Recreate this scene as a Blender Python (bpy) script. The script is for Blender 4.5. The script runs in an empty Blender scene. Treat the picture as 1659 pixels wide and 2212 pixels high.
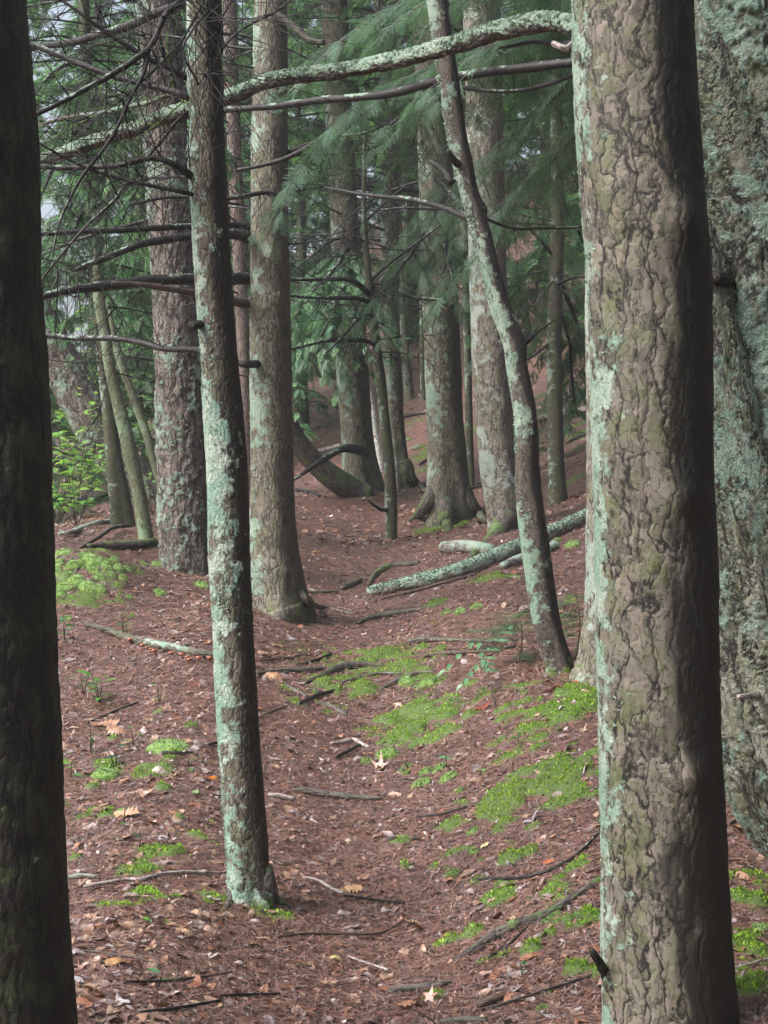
import bpy, math, random
import numpy as np
from mathutils import Vector, noise as mnoise

# ------------------------------------------------------------------ camera, world, sun, exposure
S = bpy.context.scene
COL = S.collection
F, CX, CY, CAMZ = 3508.0, 829.5, 1106.0, 1.5      # focal length and centre, in units of a 1659 x 2212 frame
cam_d = bpy.data.cameras.new("camera")
cam = bpy.data.objects.new("camera", cam_d)
COL.objects.link(cam)
cam.location = (0, 0, CAMZ)
cam.rotation_euler = (math.radians(90), 0, 0)
cam_d.sensor_fit = 'VERTICAL'
cam_d.sensor_height = 36.0
cam_d.lens = F / 2212.0 * 36.0
cam_d.clip_start = 0.1
cam_d.clip_end = 1000
S.camera = cam

SUN_EL, SUN_AZ = 47.0, 246.0          # compass-like: light comes from the open water on the left, a little from behind the camera
world = bpy.data.worlds.new("World")
S.world = world
world.use_nodes = True
wn, wl = world.node_tree.nodes, world.node_tree.links
wn.clear()
sky = wn.new('ShaderNodeTexSky')
sky.sky_type = 'NISHITA'
sky.sun_disc = False
sky.sun_elevation = math.radians(SUN_EL)
sky.sun_rotation = math.radians(SUN_AZ)
sky.air_density = 1.0
sky.dust_density = 6.0
sky.ozone_density = 1.0
hs = wn.new('ShaderNodeHueSaturation')
hs.inputs['Saturation'].default_value = 0.62
bg = wn.new('ShaderNodeBackground')
bg.inputs['Strength'].default_value = 0.08
wo = wn.new('ShaderNodeOutputWorld')
wl.new(sky.outputs[0], hs.inputs['Color'])
wl.new(hs.outputs[0], bg.inputs['Color'])
wl.new(bg.outputs[0], wo.inputs['Surface'])

sun_d = bpy.data.lights.new("sun", 'SUN')
sun_d.energy = 1.5
sun_d.angle = math.radians(28)
sun_d.color = (1.0, 0.99, 0.985)
sun = bpy.data.objects.new("sun", sun_d)
COL.objects.link(sun)
_e, _a = math.radians(SUN_EL), math.radians(SUN_AZ)
_dir = Vector((math.sin(_a) * math.cos(_e), math.cos(_a) * math.cos(_e), math.sin(_e)))
sun.rotation_euler = _dir.to_track_quat('Z', 'Y').to_euler()
sun.location = (-20, -5, 25)

S.view_settings.view_transform = 'Standard'
S.view_settings.look = 'None'
S.view_settings.gamma = 1.0
S.view_settings.exposure = 1.85
S.render.engine = 'CYCLES'
S.cycles.max_bounces = 5
S.cycles.diffuse_bounces = 3
S.cycles.glossy_bounces = 2
S.cycles.transmission_bounces = 2
S.cycles.transparent_max_bounces = 4
S.cycles.use_denoising = True
S.cycles.caustics_reflective = False
S.cycles.caustics_refractive = False

# ------------------------------------------------------------------ helpers
rng = np.random.default_rng(7)
random.seed(7)


def P(px, py, Z):
    return np.array([(px - CX) / F * Z, Z, CAMZ - (py - CY) / F * Z])


def _hash(ix, iy, iz, seed):
    h = (ix * 374761393 + iy * 668265263 + iz * 2147483647 + seed * 974711) & 0xFFFFFFFF
    h = ((h ^ (h >> 13)) * 1274126177) & 0xFFFFFFFF
    h = ((h ^ (h >> 16)) * 2246822519) & 0xFFFFFFFF
    return ((h ^ (h >> 15)) & 0xFFFFFF) / float(0xFFFFFF)


def vnoise(p, seed=0):
    p = np.asarray(p, dtype=np.float64)
    i = np.floor(p).astype(np.int64)
    f = p - i
    f = f * f * (3 - 2 * f)
    out = 0
    for dx in (0, 1):
        for dy in (0, 1):
            for dz in (0, 1):
                w = (f[..., 0] if dx else 1 - f[..., 0]) * (f[..., 1] if dy else 1 - f[..., 1]) * (f[..., 2] if dz else 1 - f[..., 2])
                out = out + w * _hash(i[..., 0] + dx, i[..., 1] + dy, i[..., 2] + dz, seed)
    return out * 2 - 1


def fbm(p, octv=4, seed=0):
    p = np.asarray(p, dtype=np.float64)
    a, s, t = 1.0, 0, 0
    for k in range(octv):
        s = s + a * vnoise(p * (2 ** k), seed + k * 17)
        t += a
        a *= 0.5
    return s / t


def n2(x, y, sc, octv=3, seed=0):
    return fbm(np.stack([np.asarray(x) * sc, np.asarray(y) * sc, np.zeros_like(np.asarray(x, dtype=float)) + 0.37], -1), octv, seed)


def mk(name, V, faces, mat=None, parent=None, loc=None, smooth=True, attrs=None, fattrs=None):
    """faces: an int array (n,k) or a list of such arrays"""
    V = np.asarray(V, dtype=np.float64)
    if loc is not None:
        V = V - np.asarray(loc)
    me = bpy.data.meshes.new(name)
    if not isinstance(faces, (list, tuple)):
        faces = [faces]
    faces = [np.asarray(f, dtype=np.int32) for f in faces if len(f)]
    me.vertices.add(len(V))
    me.vertices.foreach_set('co', V.astype(np.float32).ravel())
    nl = sum(f.size for f in faces)
    npol = sum(len(f) for f in faces)
    me.loops.add(nl)
    me.polygons.add(npol)
    me.loops.foreach_set('vertex_index', np.concatenate([f.ravel() for f in faces]))
    tot = np.concatenate([np.full(len(f), f.shape[1], dtype=np.int32) for f in faces])
    st = np.concatenate([[0], np.cumsum(tot)[:-1]]).astype(np.int32)
    me.polygons.foreach_set('loop_start', st)
    me.polygons.foreach_set('loop_total', tot)
    me.polygons.foreach_set('use_smooth', np.full(npol, smooth, dtype=bool))
    for dom, A in (('POINT', attrs), ('FACE', fattrs)):
        for k, a in (A or {}).items():
            a = np.asarray(a, dtype=np.float32)
            if a.ndim == 1:
                me.attributes.new(k, 'FLOAT', dom).data.foreach_set('value', a)
            else:
                me.attributes.new(k, 'FLOAT_VECTOR', dom).data.foreach_set('vector', a.ravel())
    me.update(calc_edges=True)
    me.validate()
    o = bpy.data.objects.new(name, me)
    COL.objects.link(o)
    if mat is not None:
        me.materials.append(mat)
    if parent is not None:
        o.parent = parent
    elif loc is not None:
        o.location = loc
    return o


def tag(o, label, cat, group=None, kind=None):
    o['label'] = label
    o['category'] = cat
    if group:
        o['group'] = group
    if kind:
        o['kind'] = kind
    return o


def thing(name, label, cat, loc, group=None):
    o = bpy.data.objects.new(name, None)
    COL.objects.link(o)
    o.location = [float(v) for v in loc]
    o.empty_display_size = 0.2
    return tag(o, label, cat, group)


def catmull(pts, ds):
    pts = np.asarray(pts, dtype=float)                       # columns: x y z r ...
    n = len(pts)
    P_ = np.vstack([2 * pts[0] - pts[1], pts, 2 * pts[-1] - pts[-2]])
    out = []
    for i in range(n - 1):
        p0, p1, p2, p3 = P_[i], P_[i + 1], P_[i + 2], P_[i + 3]
        L = np.linalg.norm(p2[:3] - p1[:3])
        m = max(1, int(math.ceil(L / ds)))
        t = (np.arange(m) / m)[:, None]
        q = 0.5 * ((2 * p1) + (-p0 + p2) * t + (2 * p0 - 5 * p1 + 4 * p2 - p3) * t ** 2 + (-p0 + 3 * p1 - 3 * p2 + p3) * t ** 3)
        lin = p1 + (p2 - p1) * t
        q[:, 3:] = lin[:, 3:]
        out.append(q)
    out.append(pts[-1:])
    return np.vstack(out)


def frames(c):
    t = np.gradient(c, axis=0)
    t /= np.linalg.norm(t, axis=1)[:, None] + 1e-12
    u = np.zeros_like(c)
    ref = np.array([1.0, 0, 0]) if abs(t[0][0]) < 0.8 else np.array([0, 0, 1.0])
    a = ref - t[0] * ref.dot(t[0])
    a /= np.linalg.norm(a)
    u[0] = a
    for i in range(1, len(c)):
        a = u[i - 1] - t[i] * u[i - 1].dot(t[i])
        u[i] = a / (np.linalg.norm(a) + 1e-12)
    v = np.cross(t, u)
    return t, u, v


def tube(spine, nseg, wob=0.0, wsc=3.0, seed=0, flare=None, knots=()):
    """spine: (n,4) x y z r. Returns V, faces, attrs. flare=(amount, height, lobes, lobe_amount, z_ground); knots: (arc fraction, angle, size, height)"""
    c, r = spine[:, :3], spine[:, 3]
    t, u, v = frames(c)
    if len(c) > 1 and abs(t[0][2]) > 0.7 and t[0][2] < 0:
        v = -v
    s = np.concatenate([[0], np.cumsum(np.linalg.norm(np.diff(c, axis=0), axis=1))])
    th = np.linspace(0, 2 * np.pi, nseg, endpoint=False)
    ct, st_ = np.cos(th), np.sin(th)
    R = np.repeat(r[:, None], nseg, 1)
    r0 = float(np.max(r[len(r) // 3:])) if len(r) > 3 else float(r.max())
    if wob:
        pp = np.stack([np.broadcast_to(ct, R.shape) * 0.9, np.broadcast_to(st_, R.shape) * 0.9, np.repeat((s * wsc)[:, None], nseg, 1)], -1)
        R = R * (1 + wob * fbm(pp, 3, seed) * 1.6)
    if flare:
        fa, fh, nl, la, zg = flare
        h = np.clip(c[:, 2] - zg, 0, None)
        e = np.exp(-h / fh)[:, None]
        ph = seed * 1.7
        lob = 0.5 + 0.5 * np.cos(nl * th + ph + 0.6 * np.sin(th * 2 + ph))
        e2 = np.exp(-h / (fh * 2.2))[:, None]
        R = R * (1 + fa * e + la * e2 * (lob[None, :] - 0.4))
    for (fs, ang, size, hgt) in knots:
        ds_ = (s[:, None] - fs * s[-1])
        da = (th[None, :] - ang + np.pi) % (2 * np.pi) - np.pi
        R = R + hgt * np.exp(-(ds_ ** 2 + (da * r0) ** 2) / (size ** 2))
    V = c[:, None, :] + R[:, :, None] * (ct[None, :, None] * u[:, None, :] + st_[None, :, None] * v[:, None, :])
    n = len(c)
    idx = np.arange(n * nseg).reshape(n, nseg)
    a, b = idx[:-1], idx[1:]
    q = np.stack([a, np.roll(a, -1, 1), np.roll(b, -1, 1), b], -1).reshape(-1, 4)
    tc = np.stack([np.broadcast_to(ct * r0, (n, nseg)), np.broadcast_to(st_ * r0, (n, nseg)), np.repeat(s[:, None], nseg, 1)], -1).reshape(-1, 3)
    nrm = (ct[None, :, None] * u[:, None, :] + st_[None, :, None] * v[:, None, :]).reshape(-1, 3)
    V = V.reshape(-1, 3)
    # end caps
    V = np.vstack([V, c[0] - t[0] * r[0] * 0.2, c[-1] + t[-1] * r[-1] * 0.4])
    tc = np.vstack([tc, [0, 0, 0], [0, 0, s[-1]]])
    nrm = np.vstack([nrm, -t[0], t[-1]])
    i0, i1 = n * nseg, n * nseg + 1
    t0 = np.stack([np.full(nseg, i0), np.roll(idx[0], -1), idx[0]], -1)
    t1 = np.stack([np.full(nseg, i1), idx[-1], np.roll(idx[-1], -1)], -1)
    return V, [q, np.vstack([t0, t1])], {'tc': tc, 'nrm': nrm}


def join(parts):
    """parts: list of (V, [faces...], attrs) -> one"""
    Vs, Fs, As, off = [], {}, {}, 0
    for V, fl, at in parts:
        Vs.append(V)
        for f in fl:
            Fs.setdefault(f.shape[1], []).append(f + off)
        for k, a in at.items():
            As.setdefault(k, []).append(a)
        off += len(V)
    return np.vstack(Vs), [np.vstack(f) for f in Fs.values()], {k: np.concatenate(a) for k, a in As.items()}


# ------------------------------------------------------------------ the lie of the land
_ctl = [P(829, 2212, 4.76), P(160, 2212, 4.7), P(1300, 2212, 4.62), P(1640, 2212, 4.5), P(540, 1952, 6.0), P(1000, 1950, 6.0),
        P(1290, 1890, 5.8), P(1610, 1800, 6.3), P(1659, 2010, 5.4), P(700, 1700, 7.5), P(829, 1500, 9.2), P(800, 1300, 12.0),
        P(845, 1163, 17), P(960, 1132, 18.5), P(775, 1062, 21), P(880, 1055, 21.5), P(890, 715, 36), P(900, 900, 27),
        P(1240, 830, 24), P(1240, 1000, 19), P(1203, 1088, 17), P(1250, 1140, 14.5), P(1090, 1148, 15.5), P(1205, 1465, 8.8),
        P(1275, 1500, 8.6), P(1280, 1600, 7.35), P(1280, 1400, 9.8), P(400, 1238, 13), P(318, 1165, 13.5), P(200, 1215, 12),
        P(120, 1295, 11), P(200, 1420, 9.8), P(140, 1620, 8), P(160, 1900, 6.2), P(370, 1400, 10), P(268, 1140, 16),
        P(320, 1085, 19), P(150, 1142, 16), P(620, 1330, 11.5), P(690, 1150, 18), P(1000, 1260, 12.6)]
_ctl += [np.array(p, dtype=float) for p in [
    (4, 8, 1.15), (6, 12, 2.9), (8, 20, 5.2), (6, 5, 1.1), (10, 30, 9), (3.5, 10, 1.3), (-5, 20, .7), (-8, 25, -.8), (-5, 14, .9),
    (-10, 18, -1.5), (-4, 8, .25), (-3, 5, -.05), (0, 50, 10), (10, 50, 14), (-12, 45, .5), (0, 0, 0), (2, 2, .1), (-2, 2, -.05),
    (0, -5, -.3), (25, 30, 16), (25, 5, 6), (-20, 5, -2), (-25, 30, -2.2), (-3, 33, 3.4), (-7, 38, 2.0), (4, 36, 7.0), (0, 75, 15), (-25, 75, 2), (25, 75, 22)]]
_ctl = np.array(_ctl)


def _tps(d2):
    return 0.5 * d2 * np.log(d2 + 1e-9)


def _fit():
    X = _ctl[:, :2]
    n = len(X)
    d2 = ((X[:, None] - X[None]) ** 2).sum(-1)
    A = np.zeros((n + 3, n + 3))
    A[:n, :n] = _tps(d2) + np.eye(n) * 0.05
    A[:n, n] = 1
    A[:n, n + 1:] = X
    A[n, :n] = 1
    A[n + 1:, :n] = X.T
    return np.linalg.solve(A, np.concatenate([_ctl[:, 2], [0, 0, 0]]))


_W = _fit()


def ground_smooth(x, y):
    x, y = np.asarray(x, float), np.asarray(y, float)
    n = len(_ctl)
    z = _W[n] + _W[n + 1] * x + _W[n + 2] * y
    for k in range(n):
        z = z + _W[k] * _tps((x - _ctl[k, 0]) ** 2 + (y - _ctl[k, 1]) ** 2)
    hx, hy = -2.08, 11.6                      # the mossy hummock on the bank
    z = z + 0.17 * np.exp(-(((x - hx) / 0.42) ** 2 + ((y - hy) / 0.45) ** 2))
    pc = np.interp(y, [3, 4.76, 6, 7.5, 9.2, 12, 18, 22], [.0, .02, .10, .03, -.10, -.20, -.15, -.15])     # the worn path
    fade = np.clip((y - 3.0) / 1.2, 0, 1) * np.clip((19 - y) / 5, 0, 1)
    z = z - 0.085 * np.exp(-((x - pc) / (0.28 + .02 * y)) ** 2) * fade
    z = z + 0.06 * np.exp(-((x - pc + .95) / 0.35) ** 2) * fade + 0.05 * np.exp(-((x - pc - 1.0) / 0.40) ** 2) * fade
    return z


def ground(x, y):
    x, y = np.asarray(x, float), np.asarray(y, float)
    return ground_smooth(x, y) + 0.03 * n2(x, y, 1.4, 3, 3) + 0.012 * n2(x, y, 7.0, 2, 5)


def G(px, py, Zguess):
    """the point where the sight line through (px, py) meets the ground, searched around a depth"""
    d = P(px, py, 1.0) - np.array([0, 0, CAMZ])
    Z = np.linspace(Zguess * 0.72, Zguess * 1.35, 400)
    h = CAMZ + d[2] * Z - ground(d[0] * Z, Z)
    s = np.where((h[:-1] > 0) & (h[1:] <= 0))[0]
    i = s[np.argmin(abs(Z[s] - Zguess))] if len(s) else int(np.argmin(abs(h)))
    z = Z[i]
    return np.array([d[0] * z, z, float(ground(d[0] * z, z))])


def depth_at(py):
    """a first guess of the ground's depth at an image row near the path"""
    return float(np.interp(py, [1060, 1130, 1165, 1300, 1335, 1465, 1500, 1700, 1955, 2212], [21, 18.5, 17, 12.2, 11.5, 9.4, 9.0, 7.5, 6, 4.76]))


def GP(px, py):
    return G(px, py, depth_at(py))


# ------------------------------------------------------------------ materials
class N:
    def __init__(self, name):
        self.m = bpy.data.materials.new(name)
        self.m.use_nodes = True
        self.t = self.m.node_tree
        self.t.nodes.clear()

    def new(self, typ, inputs=None, **kw):
        n = self.t.nodes.new(typ)
        for k, v in kw.items():
            setattr(n, k, v)
        for k, v in (inputs or {}).items():
            sk = n.inputs[k]
            if hasattr(v, 'is_output') or isinstance(v, bpy.types.NodeSocket):
                self.t.links.new(v, sk)
            else:
                sk.default_value = v
        return n

    def math(self, op, a, b=0.0, c=0.0, clamp=False):
        n = self.new('ShaderNodeMath', operation=op, use_clamp=clamp)
        for i, v in enumerate((a, b, c)):
            if isinstance(v, bpy.types.NodeSocket):
                self.t.links.new(v, n.inputs[i])
            else:
                n.inputs[i].default_value = v
        return n.outputs[0]

    def vmul(self, a, vec):
        n = self.new('ShaderNodeVectorMath', operation='MULTIPLY')
        self.t.links.new(a, n.inputs[0])
        n.inputs[1].default_value = vec
        return n.outputs[0]

    def vadd(self, a, b):
        n = self.new('ShaderNodeVectorMath', operation='ADD')
        self.t.links.new(a, n.inputs[0])
        if isinstance(b, bpy.types.NodeSocket):
            self.t.links.new(b, n.inputs[1])
        else:
            n.inputs[1].default_value = b
        return n.outputs[0]

    def ramp(self, x, lo, hi, a=0.0, b=1.0):
        n = self.new('ShaderNodeMapRange', interpolation_type='SMOOTHSTEP', clamp=True)
        self.t.links.new(x, n.inputs[0])
        for i, v in zip((1, 2, 3, 4), (lo, hi, a, b)):
            n.inputs[i].default_value = v
        return n.outputs[0]

    def mix(self, fac, a, b, blend='MIX'):
        n = self.new('ShaderNodeMix', data_type='RGBA', blend_type=blend, clamp_factor=True)
        for i, v in ((0, fac), (6, a), (7, b)):
            if isinstance(v, bpy.types.NodeSocket):
                self.t.links.new(v, n.inputs[i])
            else:
                n.inputs[i].default_value = v if i == 0 else (*v, 1.0) if len(v) == 3 else v
        return n.outputs[2]

    def noise(self, vec, scale, detail=4.0, rough=0.55, out=0):
        n = self.new('ShaderNodeTexNoise', {'Vector': vec, 'Scale': scale, 'Detail': detail, 'Roughness': rough})
        return n.outputs[out]

    def attr(self, name, out='Vector'):
        return self.new('ShaderNodeAttribute', attribute_name=name).outputs[out]

    def finish(self, color, rough=0.7, spec=0.4, normal=None, disp=None, dscale=0.01, mid=0.5, trans=None, method='BOTH', sheen=0.0):
        p = self.new('ShaderNodeBsdfPrincipled')
        for k, v in (('Base Color', color), ('Roughness', rough), ('Specular IOR Level', spec)):
            if isinstance(v, bpy.types.NodeSocket):
                self.t.links.new(v, p.inputs[k])
            else:
                p.inputs[k].default_value = (*v, 1.0) if isinstance(v, tuple) and len(v) == 3 else v
        if sheen:
            p.inputs['Sheen Weight'].default_value = sheen
        if normal is not None:
            self.t.links.new(normal, p.inputs['Normal'])
        out = self.new('ShaderNodeOutputMaterial')
        sh = p.outputs[0]
        if trans is not None:
            tr = self.new('ShaderNodeBsdfTranslucent')
            self.t.links.new(trans[0], tr.inputs[0])
            mx = self.new('ShaderNodeMixShader')
            mx.inputs[0].default_value = trans[1]
            self.t.links.new(sh, mx.inputs[1])
            self.t.links.new(tr.outputs[0], mx.inputs[2])
            sh = mx.outputs[0]
        self.t.links.new(sh, out.inputs['Surface'])
        if disp is not None:
            d = self.new('ShaderNodeDisplacement', {'Scale': dscale, 'Midlevel': mid})
            self.t.links.new(disp, d.inputs['Height'])
            self.t.links.new(d.outputs[0], out.inputs['Displacement'])
            self.m.displacement_method = method
        return self.m


def lin(r, g, b):
    f = lambda c: (c / 255 / 12.92) if c / 255 <= 0.04045 else ((c / 255 + 0.055) / 1.055) ** 2.4
    return (f(r), f(g), f(b))


MINT, MINT2 = (0.20, 0.31, 0.235), (0.33, 0.40, 0.33)


def make_bark(name, ca, cb, crack, su=28.0, sv=9.0, warp=0.25, cw=0.16, disp=0.008, method='BOTH', fine=0.35,
              lichen=0.0, lscale=16.0, lbias=0.5, ldir=(-0.93, -0.3, 0.2), moss_h=0.0, moss_amt=0.0, wet=0.0, rough=0.62, mint=MINT, mint2=MINT2,
              algae=0.0, plate=0.5, lz=None, gap=0.45, pu=None, pv=None, c2=0.55, wlo=0.5, w2=0.35, cs=0.6, th=0.55, sk=0.0, palep=0.0):
    """bark in trunk coordinates: plates or ridges between cracks, lichen on the weather side, moss at the foot, wet stains mixed with painted right-side shade"""
    n = N(name)
    tc, nrm = n.attr('tc'), n.attr('nrm')
    w = n.new('ShaderNodeVectorMath', operation='SUBTRACT')
    n.t.links.new(n.noise(tc, 9.0, 3.0, 0.5, 1), w.inputs[0])
    w.inputs[1].default_value = (0.5, 0.5, 0.5)
    wv = n.vmul(w.outputs[0], (warp / 6, warp / 6, warp / 3))
    w2_ = n.new('ShaderNodeVectorMath', operation='SUBTRACT')
    n.t.links.new(n.noise(tc, 38.0, 3.0, 0.55, 1), w2_.inputs[0])
    w2_.inputs[1].default_value = (0.5, 0.5, 0.5)
    tw = n.vadd(n.vadd(tc, wv), n.vmul(w2_.outputs[0], (w2 / su, w2 / su, w2 * 1.7 / sv)))
    if sk:
        sx = n.new('ShaderNodeSeparateXYZ')
        n.t.links.new(tw, sx.inputs[0])
        cb_ = n.new('ShaderNodeCombineXYZ')
        n.t.links.new(n.math('ADD', sx.outputs[0], n.math('MULTIPLY', sx.outputs[2], sk)), cb_.inputs[0])
        n.t.links.new(sx.outputs[1], cb_.inputs[1])
        n.t.links.new(sx.outputs[2], cb_.inputs[2])
        tw = cb_.outputs[0]
    co = n.vmul(tw, (su, su, sv))
    ve = n.new('ShaderNodeTexVoronoi', {'Vector': co, 'Scale': 1.0}, feature='DISTANCE_TO_EDGE')
    cp = n.vmul(tw, (pu or su, pu or su, pv or sv))
    vf = n.new('ShaderNodeTexVoronoi', {'Vector': cp, 'Scale': 1.0}, feature='F1')
    sep = n.new('ShaderNodeSeparateColor')
    n.t.links.new(vf.outputs['Color'], sep.inputs[0])
    fn = n.noise(n.vmul(tc, (1, 1, 0.45)), 75.0, 6.0, 0.65)
    big = n.noise(tc, 5.0, 4.0, 0.6)
    d = n.math('ADD', ve.outputs['Distance'], n.math('MULTIPLY', n.math('SUBTRACT', fn, 0.5), 0.20))
    # cracks open and close along their length
    d = n.math('ADD', d, n.ramp(n.noise(n.vmul(tc, (1, 1, 0.6)), 16.0, 3.0, 0.5), 0.45, 0.70, 0.0, cw * gap * 2))
    body = n.ramp(d, 0.0, cw)
    wide = n.ramp(d, 0.0, cw * 2.6)
    # plates tilt like shingles: free at the lower edge
    dz = n.new('ShaderNodeVectorMath', operation='SUBTRACT')
    n.t.links.new(vf.outputs['Position'], dz.inputs[0])
    n.t.links.new(cp, dz.inputs[1])
    sz0 = n.new('ShaderNodeSeparateXYZ')
    n.t.links.new(dz.outputs[0], sz0.inputs[0])
    tilt = sz0.outputs[2]
    # a second, finer generation of cracks breaks up the plates
    ve2 = n.new('ShaderNodeTexVoronoi', {'Vector': cp if pu else n.vadd(co, (7.3, 1.9, 4.1)), 'Scale': 1.0 if pu else 2.3}, feature='DISTANCE_TO_EDGE')
    body2 = n.ramp(n.math('ADD', ve2.outputs['Distance'], n.math('MULTIPLY', n.math('SUBTRACT', fn, 0.5), 0.3)), 0.0, cw * 0.9)
    col = n.mix(n.ramp(n.math('ADD', n.math('MULTIPLY', sep.outputs[0], cs), n.math('MULTIPLY', big, 1.1 - cs)), 0.25, 0.85), ca, cb)
    col = n.mix(n.ramp(fn, 0.3, 0.75, 0.0, 0.55), col, tuple(min(1.0, c * 1.5) for c in cb))
    col = n.mix(n.math('MULTIPLY', n.math('SUBTRACT', 1.0, body2), c2), col, crack)
    if palep:
        col = n.mix(n.ramp(sep.outputs[2], 0.80, 0.86, 0.0, palep), col, (0.25, 0.20, 0.165))
    if algae:
        al = n.ramp(n.math('ADD', n.noise(tc, 11.0, 5.0, 0.65), n.math('MULTIPLY', n.noise(tc, 60.0, 3.0), 0.35)), 0.62 - algae * 0.2, 0.90)
        col = n.mix(n.math('MULTIPLY', al, 0.65), col, (0.085, 0.105, 0.035))
    col = n.mix(n.math('SUBTRACT', 1.0, body), col, crack)
    if wet:  # wet stains; the right-side bias also paints shade into the bark colour
        wet_shade = n.ramp(n.math('ADD', n.noise(n.vmul(tc, (1, 1, 0.3)), 8.0, 5.0, 0.6),
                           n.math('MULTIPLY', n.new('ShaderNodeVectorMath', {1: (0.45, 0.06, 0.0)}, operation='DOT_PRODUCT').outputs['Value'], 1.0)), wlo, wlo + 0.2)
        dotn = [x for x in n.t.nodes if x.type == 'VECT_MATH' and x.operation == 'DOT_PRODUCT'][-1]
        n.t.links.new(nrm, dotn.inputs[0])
        col = n.mix(n.math('MULTIPLY', wet_shade, wet), col, tuple(c * 0.22 for c in ca))
    hgt = n.math('ADD', n.math('MULTIPLY', wide, th), n.math('MULTIPLY', sep.outputs[1], plate * 0.4))
    hgt = n.math('ADD', hgt, n.math('MULTIPLY', tilt, plate * 0.45))
    hgt = n.math('ADD', hgt, n.math('MULTIPLY', fn, fine))
    hgt = n.math('ADD', hgt, n.math('MULTIPLY', body2, 0.15))
    if lichen:
        dt = n.new('ShaderNodeVectorMath', {1: ldir}, operation='DOT_PRODUCT')
        n.t.links.new(nrm, dt.inputs[0])
        l1 = n.noise(tc, lscale, 8.0, 0.68)
        l2 = n.noise(n.vadd(tc, (3.1, 7.7, 1.3)), lscale * 0.22, 3.0, 0.5)
        lv = n.math('ADD', n.math('ADD', n.math('MULTIPLY', l1, 1.25), n.math('SUBTRACT', n.math('MULTIPLY', l2, 0.9), 0.4)), n.math('MULTIPLY', dt.outputs['Value'], lbias * 0.45))
        lv = n.math('ADD', lv, n.math('MULTIPLY', n.math('SUBTRACT', fn, 0.5), 0.25))
        if lz:
            szl = n.new('ShaderNodeSeparateXYZ')
            n.t.links.new(tc, szl.inputs[0])
            lv = n.math('SUBTRACT', lv, n.ramp(szl.outputs[2], lz[0], lz[1], 0.0, lz[2]))
        lm = n.ramp(lv, 1.02 - lichen * 0.62, 1.13 - lichen * 0.62)
        ln = n.noise(tc, 130.0, 4.0, 0.6)
        lc = n.mix(n.ramp(n.noise(n.vadd(tc, (1.7, 2.2, 9.1)), lscale * 0.5, 5.0, 0.6), 0.4, 0.62), mint, mint2)
        lc = n.mix(n.ramp(ln, 0.35, 0.6, 0.6, 0.0), lc, (0.10, 0.125, 0.09))
        col = n.mix(n.math('MULTIPLY', lm, 0.92), col, lc)
        hgt = n.math('ADD', hgt, n.math('MULTIPLY', lm, n.math('MULTIPLY', ln, 0.9)))
    if moss_amt:
        sz = n.new('ShaderNodeSeparateXYZ')
        n.t.links.new(tc, sz.inputs[0])
        mv = n.math('ADD', n.math('MULTIPLY', n.noise(tc, 14.0, 6.0, 0.65), 0.9), n.ramp(sz.outputs[2], 0.25, 0.25 + moss_h, moss_amt, 0.0))
        mm = n.ramp(mv, 0.78, 0.98)
        mc = n.mix(n.noise(tc, 120.0, 3.0), (0.025, 0.06, 0.008), (0.14, 0.25, 0.025))
        col = n.mix(mm, col, mc)
        hgt = n.math('ADD', hgt, n.math('MULTIPLY', mm, n.math('MULTIPLY', n.noise(tc, 90.0, 3.0), 0.9)))
    rg = n.math('ADD', rough - 0.12, n.math('MULTIPLY', fn, 0.3))
    return n.finish(col, rg, 0.35, disp=hgt, dscale=disp, mid=0.6, method=method)


B = {}
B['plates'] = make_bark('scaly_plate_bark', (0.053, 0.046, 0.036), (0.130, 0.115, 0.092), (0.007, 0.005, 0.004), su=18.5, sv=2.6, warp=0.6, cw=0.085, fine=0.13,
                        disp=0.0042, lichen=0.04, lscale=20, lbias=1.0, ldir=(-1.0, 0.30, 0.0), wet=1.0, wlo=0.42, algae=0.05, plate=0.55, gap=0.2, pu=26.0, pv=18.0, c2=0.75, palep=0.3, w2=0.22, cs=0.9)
B['dark'] = make_bark('dark_furrowed_bark', (0.011, 0.009, 0.0075), (0.026, 0.021, 0.017), (0.003, 0.0025, 0.002), su=26, sv=4.5, warp=0.5, cw=0.14,
                      disp=0.007, lichen=0.05, lscale=30, lbias=0.2, algae=0.1, wet=0.5, plate=0.3)
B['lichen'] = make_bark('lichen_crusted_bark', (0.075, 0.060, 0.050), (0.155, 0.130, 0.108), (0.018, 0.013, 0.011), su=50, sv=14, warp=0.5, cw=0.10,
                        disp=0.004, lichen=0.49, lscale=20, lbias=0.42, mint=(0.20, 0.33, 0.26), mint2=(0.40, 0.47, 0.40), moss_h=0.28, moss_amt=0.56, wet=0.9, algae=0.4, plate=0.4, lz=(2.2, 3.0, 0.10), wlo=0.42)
B['furrow'] = make_bark('deep_furrowed_bark', (0.10, 0.082, 0.07), (0.20, 0.168, 0.145), (0.020, 0.014, 0.012), su=19, sv=3.4, warp=0.55, cw=0.20,
                        disp=0.018, lichen=0.42, lscale=16, lbias=0.2, moss_h=0.5, moss_amt=0.38, wet=0.5, plate=0.3)
B['old'] = make_bark('old_lichened_bark', (0.105, 0.108, 0.088), (0.205, 0.205, 0.17), (0.010, 0.008, 0.007), su=10, sv=1.1, warp=0.6, cw=0.13,
                     disp=0.022, fine=0.12, lichen=0.46, lscale=17, lbias=0.12, ldir=(-0.7, -0.7, 0.1), algae=0.4, plate=0.2, mint=(0.20, 0.31, 0.245), mint2=(0.29, 0.37, 0.31), sk=0.30, gap=0.15, th=0.9, w2=0.25)
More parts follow.
